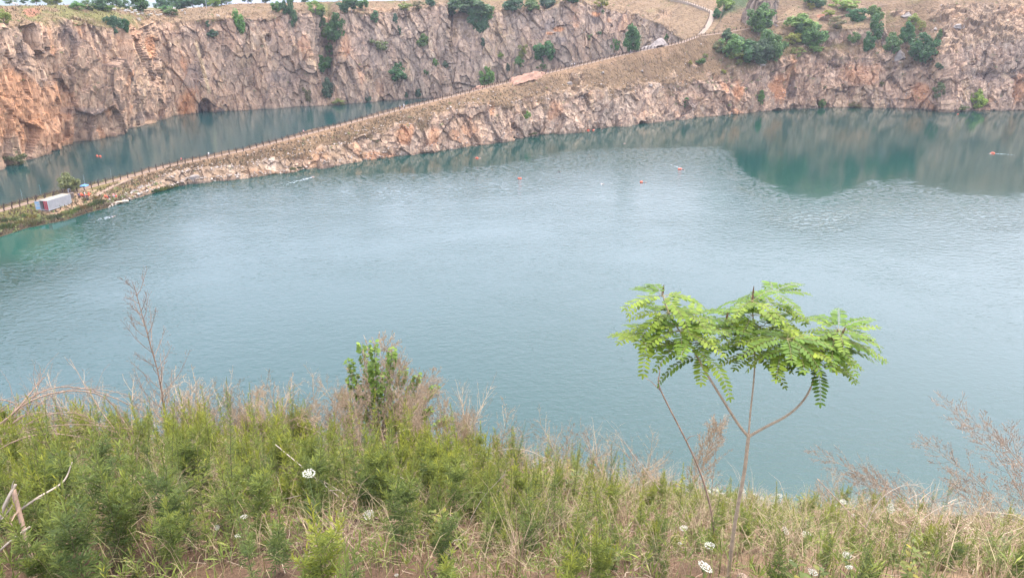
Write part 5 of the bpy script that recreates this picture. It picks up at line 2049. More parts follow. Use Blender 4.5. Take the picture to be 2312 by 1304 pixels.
kinds = {'tall': 165, 'bushy': 210, 'young': 150, 'spire': 75}
plan = []
for kind, cnt in kinds.items():
    k = 0
    while k < cnt:
        px = r.uniform(-60, 2372)
        t = r.uniform(-.10, 1)
        if r.random() > max(.62, (2.75 + 4.75 * t) / 7.5) or r.random() > dens(px, t):
            continue
        if kind == 'young' and t > .75:
            continue
        if 395 < px < 640 and t > .86 and r.random() < .8:
            continue
        if 700 < px < 1040 and t > .8 and r.random() < .5:
            continue
        q = gp(px + r.uniform(-6, 6), t)
        if float(fbm(np.array([[q.x / .75, q.y / .75, 3.1]]), 2, 91)[0]) < -.12 and r.random() < .6:
            continue
        h = {'tall': r.uniform(.38, .66), 'bushy': r.uniform(.30, .52), 'young': r.uniform(.20, .34), 'spire': r.uniform(.40, .62)}[kind]
        h *= np.interp(px, [0, 1000, 1300, 1700, 2312], [1.35, 1.3, 1.05, .8, .75])
        if kind in ('tall', 'spire') and t > .8:
            h *= .75
        if hides_flower(q, h):
            continue
        plan.append((t, q, kind, h))
        k += 1
plan.sort(key=lambda e: e[0])
for i in range(26):
    px, t = r.choice((r.uniform(60, 700), r.uniform(60, 700), r.uniform(900, 1600))), r.uniform(.25, .8)
    hh = r.uniform(.6, .88) * (1 if px < 800 else .8)
    if not hides_flower(gp(px, t), hh):
        plan.insert(0, (t, gp(px, t), 'spire', hh))
for t, q, kind, h in plan[:288]:
    mug(q, kind, h, None, r)
# the farther ones make one thicket
vs, fs, tips, mi, base_n = [], [], [], [], 0
for t, q, kind, h in plan[288:]:
    pair = r.choice(MUG[kind])
    w = h * r.uniform(.9, 1.15)
    an = r.uniform(0, 6.28)
    ca, sa = math.cos(an) * w, math.sin(an) * w
    for k2, me in enumerate(pair):
        n = len(me.vertices)
        co = np.zeros(n * 3, np.float32)
        me.vertices.foreach_get('co', co)
        co = co.reshape(-1, 3)
        v = np.stack([co[:, 0] * ca - co[:, 1] * sa + q.x, co[:, 0] * sa + co[:, 1] * ca + q.y, co[:, 2] * h + q.z], 1)
        vs.append(v)
        tp_ = np.zeros(n, np.float32)
        if 'tip' in me.attributes:
            me.attributes['tip'].data.foreach_get('value', tp_)
        tips.append(tp_)
        fs += [tuple(i + base_n for i in p_.vertices) for p_ in me.polygons]
        mi += [k2] * len(me.polygons)
        base_n += n
me = bpy.data.meshes.new('mugwort_thicket')
me.from_pydata(np.concatenate(vs).tolist(), [], fs)
me.materials.append(M['mug_leaf'])
me.materials.append(M['mug_stem'])
me.polygons.foreach_set('material_index', mi)
at_ = me.attributes.new('tip', 'FLOAT', 'POINT')
at_.data.foreach_set('value', np.concatenate(tips))
tag(link('mugwort_thicket', me), 'feathery green mugwort massed towards the brink of the near slope', 'mugwort', kind='stuff')

# a second, broader-leaved weed among the mugwort
M['weed_leaf'] = leaf_material('weed_leaves', (0.13, 0.165, 0.045), (0.26, 0.23, 0.05), 0.35, 0.25)


def broadleaf(seed):
    rr = random.Random(seed)
    lf, st = MB(), MB()
    for s_ in range(rr.randint(3, 5)):
        a = rr.uniform(0, 6.28)
        d = Vector((.35 * math.cos(a), .35 * math.sin(a), 1)).normalized()
        L = rr.uniform(.6, 1)
        pts = [d * (L * k / 4) + Vector((0, 0, -.02)) for k in range(5)]
        st.tube(pts, .012, .005, 4)
        for k in range(14):
            t = .2 + .8 * k / 13
            q = d * (L * t)
            aa = k * 2.4 + rr.gauss(0, .3)
            el = rr.uniform(-.2, .7)
            dd = Vector((math.cos(aa) * math.cos(el), math.sin(aa) * math.cos(el), math.sin(el)))
            n_ = Vector((-math.cos(aa) * math.sin(el), -math.sin(aa) * math.sin(el), math.cos(el)))
            sd_ = dd.cross(n_)
            l_ = rr.uniform(.16, .26) * (1.1 - .5 * t)
            w_ = l_ * .24
            lf.col = rr.random() ** 3
            n = len(lf.v)
            lf.v += [tuple(q), tuple(q + dd * l_ * .35 + sd_ * w_), tuple(q + dd * l_ * .7 + sd_ * w_ * .8 - n_ * l_ * .05), tuple(q + dd * l_ - n_ * l_ * .18), tuple(q + dd * l_ * .7 - sd_ * w_ * .8 - n_ * l_ * .05), tuple(q + dd * l_ * .35 - sd_ * w_)]
            lf.c += [lf.col] * 6
            lf.f.append(tuple(range(n, n + 6)))
            lf.m.append(0)
    return lf.mesh('leaves', M['weed_leaf'], attr=True), st.mesh('stem', M['mug_stem'])


BL = [broadleaf(s) for s in range(5)]
for k in range(60):
    px, t = r.uniform(-40, 2352), r.uniform(-.08, .9)
    if hides_flower(gp(px, t), .3):
        continue
    lf_, st_ = r.choice(BL)
    o = link('broadleaf_weed', lf_, None, gp(px, t))
    s_ = r.uniform(.16, .36)
    o.scale = (s_, s_, s_)
    o.rotation_euler = (0, 0, r.uniform(0, 6.28))
    link('stem', st_, o)
    tag(o, 'yellowish broad leaved weed among the mugwort on the near slope', 'weed', 'broad leaved weeds on the near slope')

# low leafy undergrowth between the plants
b = MB()
for k in range(5200):
    px, t = r.uniform(-60, 2372), r.uniform(-.1, 1)
    if r.random() > (2.75 + 4.75 * t) / 7.5 or r.random() > dens(px, t) * 1.1:
        continue
    q = gp(px, t)
    c0 = r.random() * .8
    hh = r.uniform(.02, .16)
    for m in range(9):
        a = r.uniform(0, 6.28)
        el = r.uniform(.1, 1.2)
        d = Vector((math.cos(a) * math.cos(el), math.sin(a) * math.cos(el), math.sin(el)))
        b.col = c0 * r.random()
        lobe(b, q + Vector((0, 0, hh)) + d * .012, d, Vector((0, 0, 1)), r.uniform(.04, .10), r.uniform(.0025, .0055))
tag(link('undergrowth', b.mesh('undergrowth', M['mug_leaf'], attr=True)), 'low feathery green undergrowth on the near slope', 'undergrowth', kind='stuff')

# grass blades, living and dead, and broken straw lying about
b = MB()


def blade(b, q, a, L, lean, W, bend):
    h0 = Vector((math.cos(a), math.sin(a), 0))
    s = Vector((-math.sin(a), math.cos(a), 0)) * W
    p1 = q + h0 * (lean * L * .35) + Vector((0, 0, L * .5))
    p2 = q + h0 * (lean * L * .8 + bend * L * .2) + Vector((0, 0, L * (.86 - .2 * bend)))
    p3 = q + h0 * (lean * L * 1.1 + bend * L * .55) + Vector((0, 0, L * (1.0 - .55 * bend)))
    b.quad(tuple(q - s), tuple(q + s), tuple(p1 + s * .8), tuple(p1 - s * .8))
    n = len(b.v)
    b.v += [tuple(p2 + s * .5), tuple(p2 - s * .5), tuple(p3)]
    b.c += [0, 0, 0]
    b.f += [(n - 1, n - 2, n, n + 1), (n + 1, n, n + 2)]
    b.m += [0, 0]


for k in range(30000):
    px, t = r.uniform(-80, 2392), r.uniform(-.1, 1)
    if r.random() > (2.75 + 4.75 * t) / 7.5:
        continue
    q = gp(px, t)
    L = r.uniform(.07, .30) * (1.4 if r.random() < .15 else 1)
    blade(b, q, r.uniform(0, 6.28), L, r.uniform(0, .6), r.uniform(.0011, .0024), r.uniform(0, 1))
tag(link('grass', b.mesh('near_grass', M['near_grass'])), 'mixed green and straw coloured grass on the near slope', 'grass', kind='stuff')
b = MB()
for k in range(5200):
    px, t = r.uniform(-80, 2392), r.uniform(-.1, 1)
    if r.random() > (2.75 + 4.75 * t) / 7.5:
        continue
    q = gp(px, t) + Vector((0, 0, r.uniform(.002, .05)))
    a, L = r.uniform(0, 6.28), r.uniform(.03, .20)
    d = Vector((math.cos(a), math.sin(a) * .8, r.gauss(-.15, .25))) * L
    b.tube([q - d * .5, q + Vector((r.gauss(0, .01), r.gauss(0, .01), .012)), q + d * .5], r.uniform(.0012, .003), .001, 3, cap=False)
tag(link('straw_litter', b.mesh('straw_litter', M['dry_stem'])), 'broken dry straw and twigs lying on the near slope', 'litter', kind='stuff')


# ------------------------------------------------------------------ dead stalks, brush and branches
def dry_weed(seed, h, nb, blen, fine, lean=(0, 0), mat='dry_red', r0=.0042, droop=0.0):
    r = random.Random(seed)
    st, tw = MB(), MB()
    pts = []
    p = Vector((0, 0, -.03))
    d = Vector((lean[0], lean[1], 1)).normalized()
    for i in range(9):
        pts.append(p.copy())
        p = p + d * (h / 8)
        d = (d + Vector((r.gauss(0, .05) + lean[0] * droop * .12, r.gauss(0, .05), -droop * .1))).normalized()
    st.tube(pts, r0 * 1.2, r0 * .4, 5)
    ga = r.uniform(0, 6)
    for i in range(nb):
        t = .16 + .82 * (i + r.random()) / nb
        k = min(7, int(t * 8))
        q = pts[k].lerp(pts[k + 1], min(1, t * 8 - k))
        ax = (pts[k + 1] - pts[k]).normalized()
        ga += 2.4 + r.gauss(0, .4)
        o = ax.orthogonal().normalized()
        o.rotate(Quaternion(ax, ga))
        L = blen * (1.05 - .72 * t) * r.uniform(.6, 1.25)
        dd = (ax * r.uniform(.9, 1.5) + o).normalized()
        bp = [q]
        for s in range(4):
            bp.append(bp[-1] + dd * (L / 4))
            dd = (dd + ax * .14 + Vector((r.gauss(0, .10), r.gauss(0, .10), r.gauss(0, .10)))).normalized()
        tw.tube(bp, r0 * .5, r0 * .2, 3, cap=False)
        for s in range(fine):
            f = .25 + .75 * r.random()
            kk = min(3, int(f * 4))
            q2 = bp[kk].lerp(bp[kk + 1], f * 4 - kk)
            d2 = (bp[kk + 1] - bp[kk]).normalized() + Vector((r.gauss(0, .55), r.gauss(0, .55), r.gauss(.1, .5)))
            l2 = r.uniform(.02, .075) * (h ** .5)
            e = q2 + d2.normalized() * l2
            w = .0013
            tw.tri(tuple(q2), (e.x - w, e.y, e.z), (e.x + w, e.y, e.z + w))
            for m in range(3):
                c = q2.lerp(e, r.uniform(.35, 1))
                z = r.uniform(.002, .0046)
                tw.tri((c.x - z, c.y, c.z - z), (c.x + z, c.y, c.z), (c.x, c.y + z, c.z + z * 1.6))
    return st.mesh('stem', M[mat]), tw.mesh('twigs', M[mat])


def put_weed(q, meshes, label, group=None, scale=1.0, rz=None, name='dead_weed', cat='dead weed'):
    e = empty(name, q, 0 if rz is None else rz)
    e.scale = (scale,) * 3
    tag(e, label, cat, group)
    link('stem', meshes[0], e)
    link('twigs', meshes[1], e)
    return e


put_weed(gp(383, .92), dry_weed(1, 1.98, 30, .62, 16, (-.03, 0), 'dry_wood', .0085), 'tall bare feathery dead weed standing alone against the lake on the left')
put_weed(gp(600, .95), dry_weed(2, .55, 12, .3, 8, (-.5, 0), 'dry_stem'), 'small leaning dead stalk between the lone dead weed and the brown brush')
put_weed(gp(318, .75), dry_weed(3, 1.25, 5, .35, 3, (-.62, .1), 'dry_stem', .005), 'long thin bare stalk leaning left across the lake below the dead weed')
# the brown brush in the middle
BR = [dry_weed(100 + s, 1.0, 34, .40, 24, (random.Random(s).gauss(0, .22), 0), 'dry_red', .004) for s in range(6)]
for i, (px, t, h) in enumerate([(806, .92, 1.42), (848, .88, 1.12), (880, .84, 1.1), (905, .88, 1.2), (930, .76, .9), (960, .82, .92), (745, .84, .86), (770, .74, .82), (720, .90, .78), (1000, .84, .78), (1030, .78, .66), (835, .68, .82), (795, .92, .95), (690, .82, .6), (868, .90, 1.12), (1060, .88, .66), (945, .9, .86), (985, .7, .62)]):
    put_weed(gp(px, t), BR[i % 6], 'dead reddish brown weed with feathery seed heads in the middle brush', 'dead weeds of the brown brush', h, r.uniform(-.6, .6))
for i in range(14):
    put_weed(gp(410 + 14 * i + rng.uniform(-8, 8), rng.uniform(.84, .98)), BR[i % 6], 'soft pinkish brown dead weed between the lone dead weed and the middle brush', 'pinkish dead weeds left of the middle brush', rng.uniform(.48, .8), rng.uniform(0, 6.28))
DG = [dry_weed(130 + s, 1.0, 17, .5, 12, (random.Random(s + 9).gauss(0, .4), 0), 'dry_red', .0048, .8) for s in range(6)]
for x0, x1, n_, h0, h1 in ((395, 640, 48, .55, .95), (690, 1060, 30, .6, 1.0), (1060, 1500, 36, .45, .8), (1850, 2312, 20, .4, .75), (0, 350, 22, .5, .9)):
    for i in range(n_):
        put_weed(gp(r.uniform(x0, x1), r.uniform(.78, 1.0)), r.choice(DG), 'pale dry curling stalk at the brink of the near slope', 'pale dry stalks along the brink', r.uniform(h0, h1), r.uniform(0, 6.28))
# slender dead stalks right of the brush
for px, t, h, lx, lab in [(1330, .94, .72, .12, 'thin dark dead stalk on the brink, right of the brown brush'), (1278, .97, .62, -.05, 'pale feathery dead stalk on the brink, midway to the small tree'), (1460, .96, .55, -.35, 'leaning pale dead stalk on the brink left of the small tree')]:
    put_weed(gp(px, t), dry_weed(int(px), h, 12, .26, 9, (lx, 0), 'dry_stem', .0032), lab)
put_weed(gp(1545, .86), dry_weed(41, 1.05, 60, .34, 26, (.36, .05), 'dry_red', .004), 'leaning reddish dead plume behind the small tree trunk')
put_weed(gp(1600, .62), dry_weed(44, 1.0, 10, .30, 6, (.02, .0), 'dry_stem', .003), 'thin straight dead stalk beside the small tree trunk')
# the leaning bundles on the right
for px, t, h, lx, lab, sd in [(2105, .92, 1.15, -1.25, 'bundle of dead stems leaning far left over the lake on the right', 51), (2120, .96, .95, -1.1, 'grey dead stem leaning left within the right hand bundle', 52), (2300, .80, 1.2, -.72, 'long reddish dead stem leaning left at the right edge', 53),
                              (2345, .74, 1.35, -.6, 'tallest dead stem leaning in from the right edge', 54), (2250, .92, .62, -.8, 'short dead stem leaning left before the right edge ones', 55), (2400, .66, 1.3, -.66, 'dead stem with pale twigs at the extreme right edge', 56), (2330, .9, .95, -.45, 'feathery dead stem standing steeper at the right edge', 57),
                              (2080, .97, .8, -1.0, 'lowest feathery dead stem of the right hand bundle', 58)]:
    put_weed(gp(px, t), dry_weed(sd, h * 1.5, 32, .46, 16, (lx * .85, .1), 'dry_stem', .0034, .5), lab)

# tall dry grass tufts near the brink and in the slope
M['tuft'] = island_material('dry_tuft', [(0, (0.17, 0.115, 0.075)), (.4, (0.27, 0.195, 0.125)), (.8, (0.36, 0.275, 0.185)), (1, (0.20, 0.20, 0.07))])


def tuft(seed, n, spread):
    rr = random.Random(seed)
    b = MB()
    for k in range(n):
        blade(b, Vector((rr.gauss(0, .035), rr.gauss(0, .035), -.02)), rr.uniform(0, 6.28), rr.uniform(.5, 1.0), rr.uniform(.05, spread), rr.uniform(.0014, .0026), rr.uniform(.1, 1.1))
    return b.mesh('dry_grass_tuft', M['tuft'])


TUFT = [tuft(s, 46, .75) for s in range(5)]
for k in range(230):
    px, t = r.uniform(-40, 2352), r.random() ** .7
    if 500 < px < 1000 and r.random() < .4:
        continue
    o = link('dry_grass_tuft', r.choice(TUFT), None, gp(px, t))
    s = r.uniform(.24, .56)
    o.scale = (s, s, s)
    o.rotation_euler = (0, 0, r.uniform(0, 6.28))
    tag(o, 'arching tuft of straw coloured dry grass on the near slope', 'dry grass tuft', 'dry grass tufts on the near slope')


def branch(name, pts, r0, r1, mat, label, twigs=0, seed=0, cat='branch', tl=.3):
    """pts: (px, py, distance) of a bent branch in front of the viewer."""
    rr = random.Random(seed)
    P3 = [Vector(at_y(*p)) for p in pts]
    # smooth
    for _ in range(2):
        Q = [P3[0]]
        for a, c in zip(P3, P3[1:]):
            Q += [a.lerp(c, .25), a.lerp(c, .75)]
        Q.append(P3[-1])
        P3 = Q
    o0 = P3[0].copy()
    e = empty(name, o0)
    tag(e, label, cat)
    b = MB()
    b.tube([p - o0 for p in P3], r0, r1, 6)
    link('stem', b.mesh('stem', mat, smooth=True), e)
    if twigs:
        b = MB()
        n = len(P3)
        for k in range(twigs):
            i = rr.randrange(n // 6, n - 1)
            q = P3[i] - o0
            ax = (P3[i + 1] - P3[i]).normalized()
            d = (ax + Vector((rr.gauss(0, .6), rr.gauss(0, .4), rr.gauss(.1, .6)))).normalized()
            L = tl * rr.uniform(.3, 1.1)
            tp = [q]
            for s in range(5):
                tp.append(tp[-1] + d * (L / 5))
                d = (d + Vector((rr.gauss(0, .16), rr.gauss(0, .12), rr.gauss(-.06, .14)))).normalized()
            b.tube(tp, r1 * .8, .0007, 4, cap=False)
        link('twigs', b.mesh('twigs', mat), e)
    return e


WD = M['dry_wood']
PW = M['pale_wood'] = plain('pale_wood', (0.33, 0.275, 0.21), 0.9, 0.25, 30)
branch('arching_branch', [(-70, 1040, 5.2), (10, 950, 5.3), (60, 905, 5.4), (140, 880, 5.6), (225, 885, 5.7), (268, 925, 5.8), (292, 985, 5.8)], .008, .003, WD, 'thick arching dry branch sweeping right over the left brink', 16, 1, tl=.4)
branch('arching_branch', [(-40, 1010, 5.6), (40, 915, 5.8), (120, 868, 6.0), (220, 880, 6.1), (330, 930, 6.2)], .008, .0025, WD, 'thinner arching branch above the thick one on the left', 20, 2, tl=.4)
branch('arching_branch', [(-40, 985, 5.0), (30, 935, 5.1), (70, 885, 5.3), (100, 850, 5.4)], .008, .003, WD, 'stout grey branch rising from the left edge', 12, 3)
branch('arching_branch', [(-40, 905, 5.6), (20, 900, 5.6), (70, 935, 5.7), (120, 985, 5.7)], .006, .002, WD, 'thin branch drooping right from the left edge', 10, 4)
branch('arching_branch', [(-30, 1000, 5.0), (80, 965, 5.1), (180, 955, 5.2), (300, 968, 5.4)], .005, .0016, WD, 'pale thin branch lying nearly level on the left', 14, 5)
branch('arching_branch', [(-30, 1030, 4.6), (50, 985, 4.7), (130, 975, 4.8), (240, 1000, 4.9)], .006, .002, WD, 'pale dry branch low among the weeds on the left', 18, 6)
branch('arching_branch', [(60, 930, 5.8), (95, 860, 5.9), (78, 830, 5.9)], .004, .001, WD, 'short dark twig sticking up among the arching branches', 6, 7)
for k in range(9):
    x0, y0, d0 = rng.uniform(-60, 40), rng.uniform(930, 1040), rng.uniform(5.0, 6.0)
    x1, x2 = x0 + rng.uniform(60, 140), x0 + rng.uniform(180, 330)
    yt = y0 - rng.uniform(40, 120)
    branch('arching_branch', [(x0, y0, d0), ((x0 + x1) / 2, (y0 + yt) / 2 - 15, d0 + .1), (x1, yt, d0 + .2), ((x1 + x2) / 2, yt + 10, d0 + .3), (x2, yt + rng.uniform(40, 100), d0 + .4)], .0045, .0014, WD, 'thin brown dry branch arching in the tangle at the left brink', 16, 200 + k, tl=.35)['group'] = 'thin arching branches at the left brink'
branch('dead_branch', [(-10, 1190, 3.0), (14, 1130, 3.05), (36, 1092, 3.1)], .009, .006, PW, 'pale broken branch stub at the lower left edge', 2, 8, tl=.12)
branch('dead_branch', [(34, 1160, 3.15), (80, 1125, 3.2), (130, 1098, 3.3), (150, 1080, 3.35), (163, 1042, 3.4)], .007, .003, PW, 'pale bent branch reaching right in the lower left corner', 3, 9, tl=.12)
branch('dead_branch', [(30, 1105, 3.2), (50, 1180, 3.1), (70, 1260, 3.0), (95, 1330, 2.9)], .012, .010, WD, 'brown upright dead branch in the lower left corner', 3, 10, tl=.15)
branch('dead_branch', [(-15, 1255, 2.9), (30, 1215, 2.95), (68, 1188, 3.0)], .006, .005, PW, 'pale cut stick at the lower left edge', 0, 11)
branch('dead_branch', [(-15, 1190, 3.2), (10, 1165, 3.25), (36, 1130, 3.3), (28, 1098, 3.3)], .004, .002, PW, 'thin pale twig crossing the stub at the lower left edge', 2, 12, tl=.1)
branch('dry_straw', [(622, 1003, 4.4), (700, 1068, 4.2), (800, 1150, 4.0)], .0034, .0045, PW, 'long straight dry straw slanting down right of the big white flower', 0, 13, 'straw')
branch('dry_straw', [(690, 1068, 4.2), (760, 1100, 4.1), (850, 1170, 4.0)], .0025, .003, PW, 'second dry straw beside the long straight one', 2, 14, 'straw')
branch('dry_straw', [(645, 1125, 3.9), (720, 1108, 3.9), (770, 1105, 3.9)], .0022, .002, PW, 'short level dry straw below the long slanting one', 0, 15, 'straw')
branch('dry_straw', [(848, 1058, 4.1), (880, 1066, 4.1), (912, 1080, 4.1)], .003, .003, PW, 'short pale straw lying across the green before the brush', 0, 16, 'straw')
branch('dead_stalk', [(1614, 1215, 3.6), (1606, 1150, 3.65), (1584, 1068, 3.7), (1545, 985, 3.7), (1503, 905, 3.7), (1486, 868, 3.7), (1487, 850, 3.7)], .0065, .004, M['dry_wood'], 'bare dark dead stem leaning left beside the small green tree', 5, 17, 'dead stem', .16)
branch('dead_stalk', [(1245, 1040, 6.2), (1180, 1010, 6.2), (1120, 1015, 6.2), (1090, 1035, 6.2)], .004, .002, PW, 'pale stem arching level on the brink right of the brush', 8, 18, 'dead stem', .2)
branch('dead_stalk', [(1490, 1105, 5.4), (1440, 1040, 5.5), (1400, 985, 5.6), (1380, 975, 5.6)], .0035, .0012, PW, 'pale curling stems leaning left on the brink before the small tree', 14, 19, 'dead stem', .26)
branch('dead_stalk', [(1955, 1190, 4.4), (1985, 1120, 4.5), (2060, 1085, 4.6), (2110, 1120, 4.7)], .003, .0014, PW, 'pale stem arching over in the right hand dry grass', 10, 20, 'dead stem', .2)
branch('dead_stalk', [(1845, 1080, 4.6), (1960, 1200, 4.2), (2070, 1290, 3.9)], .003, .004, WD, 'thin brown stem slanting down through the right hand grass', 4, 21, 'dead stem', .2)
branch('dead_stalk', [(2070, 1300, 3.6), (2030, 1230, 3.7), (2100, 1150, 3.8), (2180, 1130, 3.9)], .003, .001, PW, 'curved pale stem at the bottom right tangle', 14, 22, 'dead stem', .22)
branch('dead_stalk', [(1010, 1304, 3.2), (1000, 1250, 3.3), (1030, 1210, 3.35), (1060, 1230, 3.4)], .003, .001, PW, 'thin looping dry stem at the bottom centre', 6, 23, 'dead stem', .15)
branch('dead_stalk', [(1060, 1175, 4.1), (1090, 1120, 4.2), (1140, 1070, 4.2)], .003, .0015, PW, 'pale dry stem slanting up right of the brown brush', 4, 24, 'dead stem', .15)

# dense twig tangles (dry, twiggy heaps)
TANG = []
for s in range(3):
    rr = random.Random(80 + s)
    b = MB()
    for k in range(120):
        q = Vector((rr.gauss(0, .16), rr.gauss(0, .12), abs(rr.gauss(.08, .07))))
        d = Vector((rr.gauss(0, 1), rr.gauss(0, .8), rr.gauss(.15, .5))).normalized()
        tp = [q]
        for m in range(5):
            tp.append(tp[-1] + d * rr.uniform(.03, .07))
            d = (d + Vector((rr.gauss(0, .3), rr.gauss(0, .3), rr.gauss(-.05, .3)))).normalized()
        b.tube(tp, .0018, .0006, 3, cap=False)
    TANG.append(b.mesh('twig_tangle', M['dry_stem']))
for px, t, s, lab in [(40, .62, 1.5, 'tangle of dry twigs under the arching branches at the left edge'), (110, .55, 1.2, 'tangle of dry twigs right of the one at the left edge'), (2060, .35, 1.3, 'tangle of dry twigs in the bottom right grass'), (2160, .25, 1.2, 'tangle of dry twigs at the bottom right, under the spires'), (760, .15, .9, 'dark tangle of dead stems at the bottom left of the bushy mugwort'),
                      (1010, .18, .9, 'tangle of dead stems at the bottom right of the bushy mugwort'), (1240, .55, .8, 'small grey tangle of twigs on the slope right of the brush'), (900, .62, 1.1, 'brown tangle of dead stems at the foot of the middle brush'), (1000, .62, 1.0, 'brown tangle right at the foot of the middle brush'), (2230, .5, 1.2, 'tangle of grey twigs below the leaning stems on the right')]:
    o = link('twig_tangle', r.choice(TANG), None, gp(px, t))
    o.scale = (s,) * 3
    tag(o, lab, 'twig tangle')

# ------------------------------------------------------------------ white umbel flowers
M['petal'] = plain('white_petals', (0.43, 0.42, 0.345), 0.8, 0.06, 60)
M['green_stem'] = plain('flower_stem', (0.13, 0.18, 0.06), 0.8, 0.15, 30)


def umbel(seed, dome):
    rr = random.Random(seed)
    fl, ry = MB(), MB()
    cs = [(0, 0)] + [(.4 * math.cos(a), .4 * math.sin(a)) for a in np.linspace(0, 6.28, 8)[:-1]] + [(.8 * math.cos(a), .8 * math.sin(a)) for a in np.linspace(.2, 6.48, 14)[:-1]]
    for cx, cy in cs:
        cx, cy = cx + rr.gauss(0, .04), cy + rr.gauss(0, .04)
        cz = dome * (1 - cx * cx - cy * cy)
        ry.tube([(0, 0, -.75), (cx * .6, cy * .6, cz - .3), (cx, cy, cz - .03)], .022, .014, 3, cap=False)
        for k in range(11):
            a, d = rr.uniform(0, 6.28), rr.random() ** .5 * .165
            x, y, z = cx + d * math.cos(a), cy + d * math.sin(a), cz + rr.uniform(0, .06)
            s = rr.uniform(.045, .075)
            a = rr.uniform(0, 6.28)
            t1, t2 = rr.gauss(0, .3), rr.gauss(0, .3)
            v = []
            for m in range(4):
                aa = a + m * math.pi / 2
                v.append((x + s * math.cos(aa), y + s * math.sin(aa), z + s * (t1 * math.cos(aa) + t2 * math.sin(aa))))
            fl.quad(*v)
    return fl.mesh('flower_head', M['petal']), ry.mesh('rays', M['green_stem'])


UMB = [umbel(1, .12), umbel(2, .05), umbel(3, .22)]


def flower(px, py, w, tilt, label, group=None):
    rad = .032
    Zc = F * 2 * rad / (w * .8)
    u, f, wv = ray(px, py)
    y = Zc * f
    q = None
    for _ in range(60):
        head = Vector(at_y(px, py, y))
        g_ = drop(head.x, head.y, bvhN, EYE + 3)
        if g_ is not None and head.z - g_.z > .16:
            break
        y -= .08
    g_ = g_ or head - Vector((0, 0, .4))
    hgt = min(head.z - g_.z, .85)
    root = Vector((head.x + rng.uniform(-.04, .04), head.y, head.z - hgt))
    rs = rad * (y / f) / Zc
    e = tag(empty('umbel_flower', root), label, 'white flower', group)
    b = MB()
    top = head - root
    tip = top + Vector((0, 0, -.75 * rs))
    b.tube([(0, 0, -.03), tuple(tip * .5 + Vector((rng.uniform(-.02, .02), .01, 0))), tuple(tip)], .0022, .0016, 5)
    link('stem', b.mesh('stem', M['green_stem']), e)
    m = rng.choice(UMB)
    o = link('flower_head', m[0], e, top)
    o.scale = (rs,) * 3
    o.rotation_euler = (tilt[0] - .38, tilt[1], rng.uniform(0, 6))
    o2 = link('rays', m[1], o)
    return e


for px, py, w, tl, lab in FLOWERS:
    flower(px, py, w, tl, lab)
for px, py in [(1338, 1062), (1452, 1085), (1600, 1108), (1616, 1106), (1630, 1114), (1655, 1112), (1678, 1107), (1690, 1124), (1704, 1116), (1722, 1126), (1745, 1121), (1752, 1130), (1760, 1118), (1778, 1140), (1690, 1140), (1655, 1128), (1870, 1150), (1888, 1142), (1998, 1152), (2030, 1150), (2046, 1160), (1950, 1166), (1975, 1156), (2150, 1172), (2222, 1176), (2260, 1166), (1560, 1104)]:
    flower(px, py, rng.uniform(13, 17), (rng.uniform(-.2, .6), rng.uniform(-.4, .4)), 'small white flower on the distant brink of the near slope', 'small white flowers along the brink')

# ------------------------------------------------------------------ round-leaved green shrub behind the brown brush
M['round_leaf'] = leaf_material('round_leaves', (0.13, 0.21, 0.035), (0.20, 0.28, 0.045), 0.4, 0.1)
rr = random.Random(17)
base = gp(862, .90)
e = tag(empty('leafy_shrub', base), 'green round leaved shrub rising behind the brown brush', 'shrub')
st, lf = MB(), MB()
for px, py in [(795, 818), (820, 785), (850, 780), (880, 792), (905, 840), (940, 855), (975, 880), (800, 860), (840, 830), (870, 850), (925, 900), (965, 930), (780, 900), (900, 920), (1000, 950)]:
    tip = Vector(at_y(870 + (px - 870) * 1.12 + rr.uniform(-5, 5), py - 6, base.y + rr.uniform(-.15, .3))) - base
    mid = tip * .55 + Vector((tip.x * -.12, 0, .05))
    pts = [Vector((0, 0, 0)), mid * .5, mid, tip * .8 + mid * .05, tip]
    st.tube(pts, .006, .0015, 5)
    for k in range(130):
        t = .25 + .75 * rr.random() ** .7
        i = min(3, int(t * 4))
        q = pts[i].lerp(pts[i + 1], t * 4 - i)
        a = rr.uniform(0, 6.28)
        d = Vector((math.cos(a), math.sin(a) * .8, rr.uniform(-.3, .6))).normalized()
        nrm = Vector((rr.gauss(0, .35), rr.gauss(-.3, .35), 1)).normalized()
        s = d.cross(nrm).normalized()
        L = rr.uniform(.032, .054)
        W = L * .42
        q = q + d * .02
        lf.col = rr.random() * t
        n = len(lf.v)
        lf.v += [tuple(q), tuple(q + d * L * .3 + s * W), tuple(q + d * L * .7 + s * W * .85), tuple(q + d * L - nrm * L * .12), tuple(q + d * L * .7 - s * W * .85), tuple(q + d * L * .3 - s * W)]
        lf.c += [lf.col] * 6
        lf.f.append((n, n + 1, n + 2, n + 3, n + 4, n + 5))
        lf.m.append(0)
link('stem', st.mesh('stem', M['bark']), e)
link('leaves', lf.mesh('leaves', M['round_leaf'], attr=True), e)

# ------------------------------------------------------------------ the small feather-leaved tree
M['tree_leaf'] = leaf_material('feather_leaves', (0.098, 0.180, 0.022), (0.205, 0.265, 0.026), 0.42, 0.0)
M['tree_bark'] = plain('young_bark', (0.30, 0.235, 0.16), 0.85, 0.25, 60)
M['twig'] = plain('leaf_stalk', (0.20, 0.17, 0.07), 0.8, 0.2, 60)
M['spike'] = plain('old_seed_spike', (0.15, 0.09, 0.05), 0.9, 0.3, 80)
TY = 3.05
tb = Vector(at_y(1642, 1318, TY))
tl_ = drop(tb.x, tb.y, bvhN, EYE + 3)
tb = Vector((tb.x, tb.y, min(tb.z, tl_.z)))
tree = tag(empty('young_tree', tb), 'small young tree with three branches and feathery bright green leaves before the lake', 'tree')


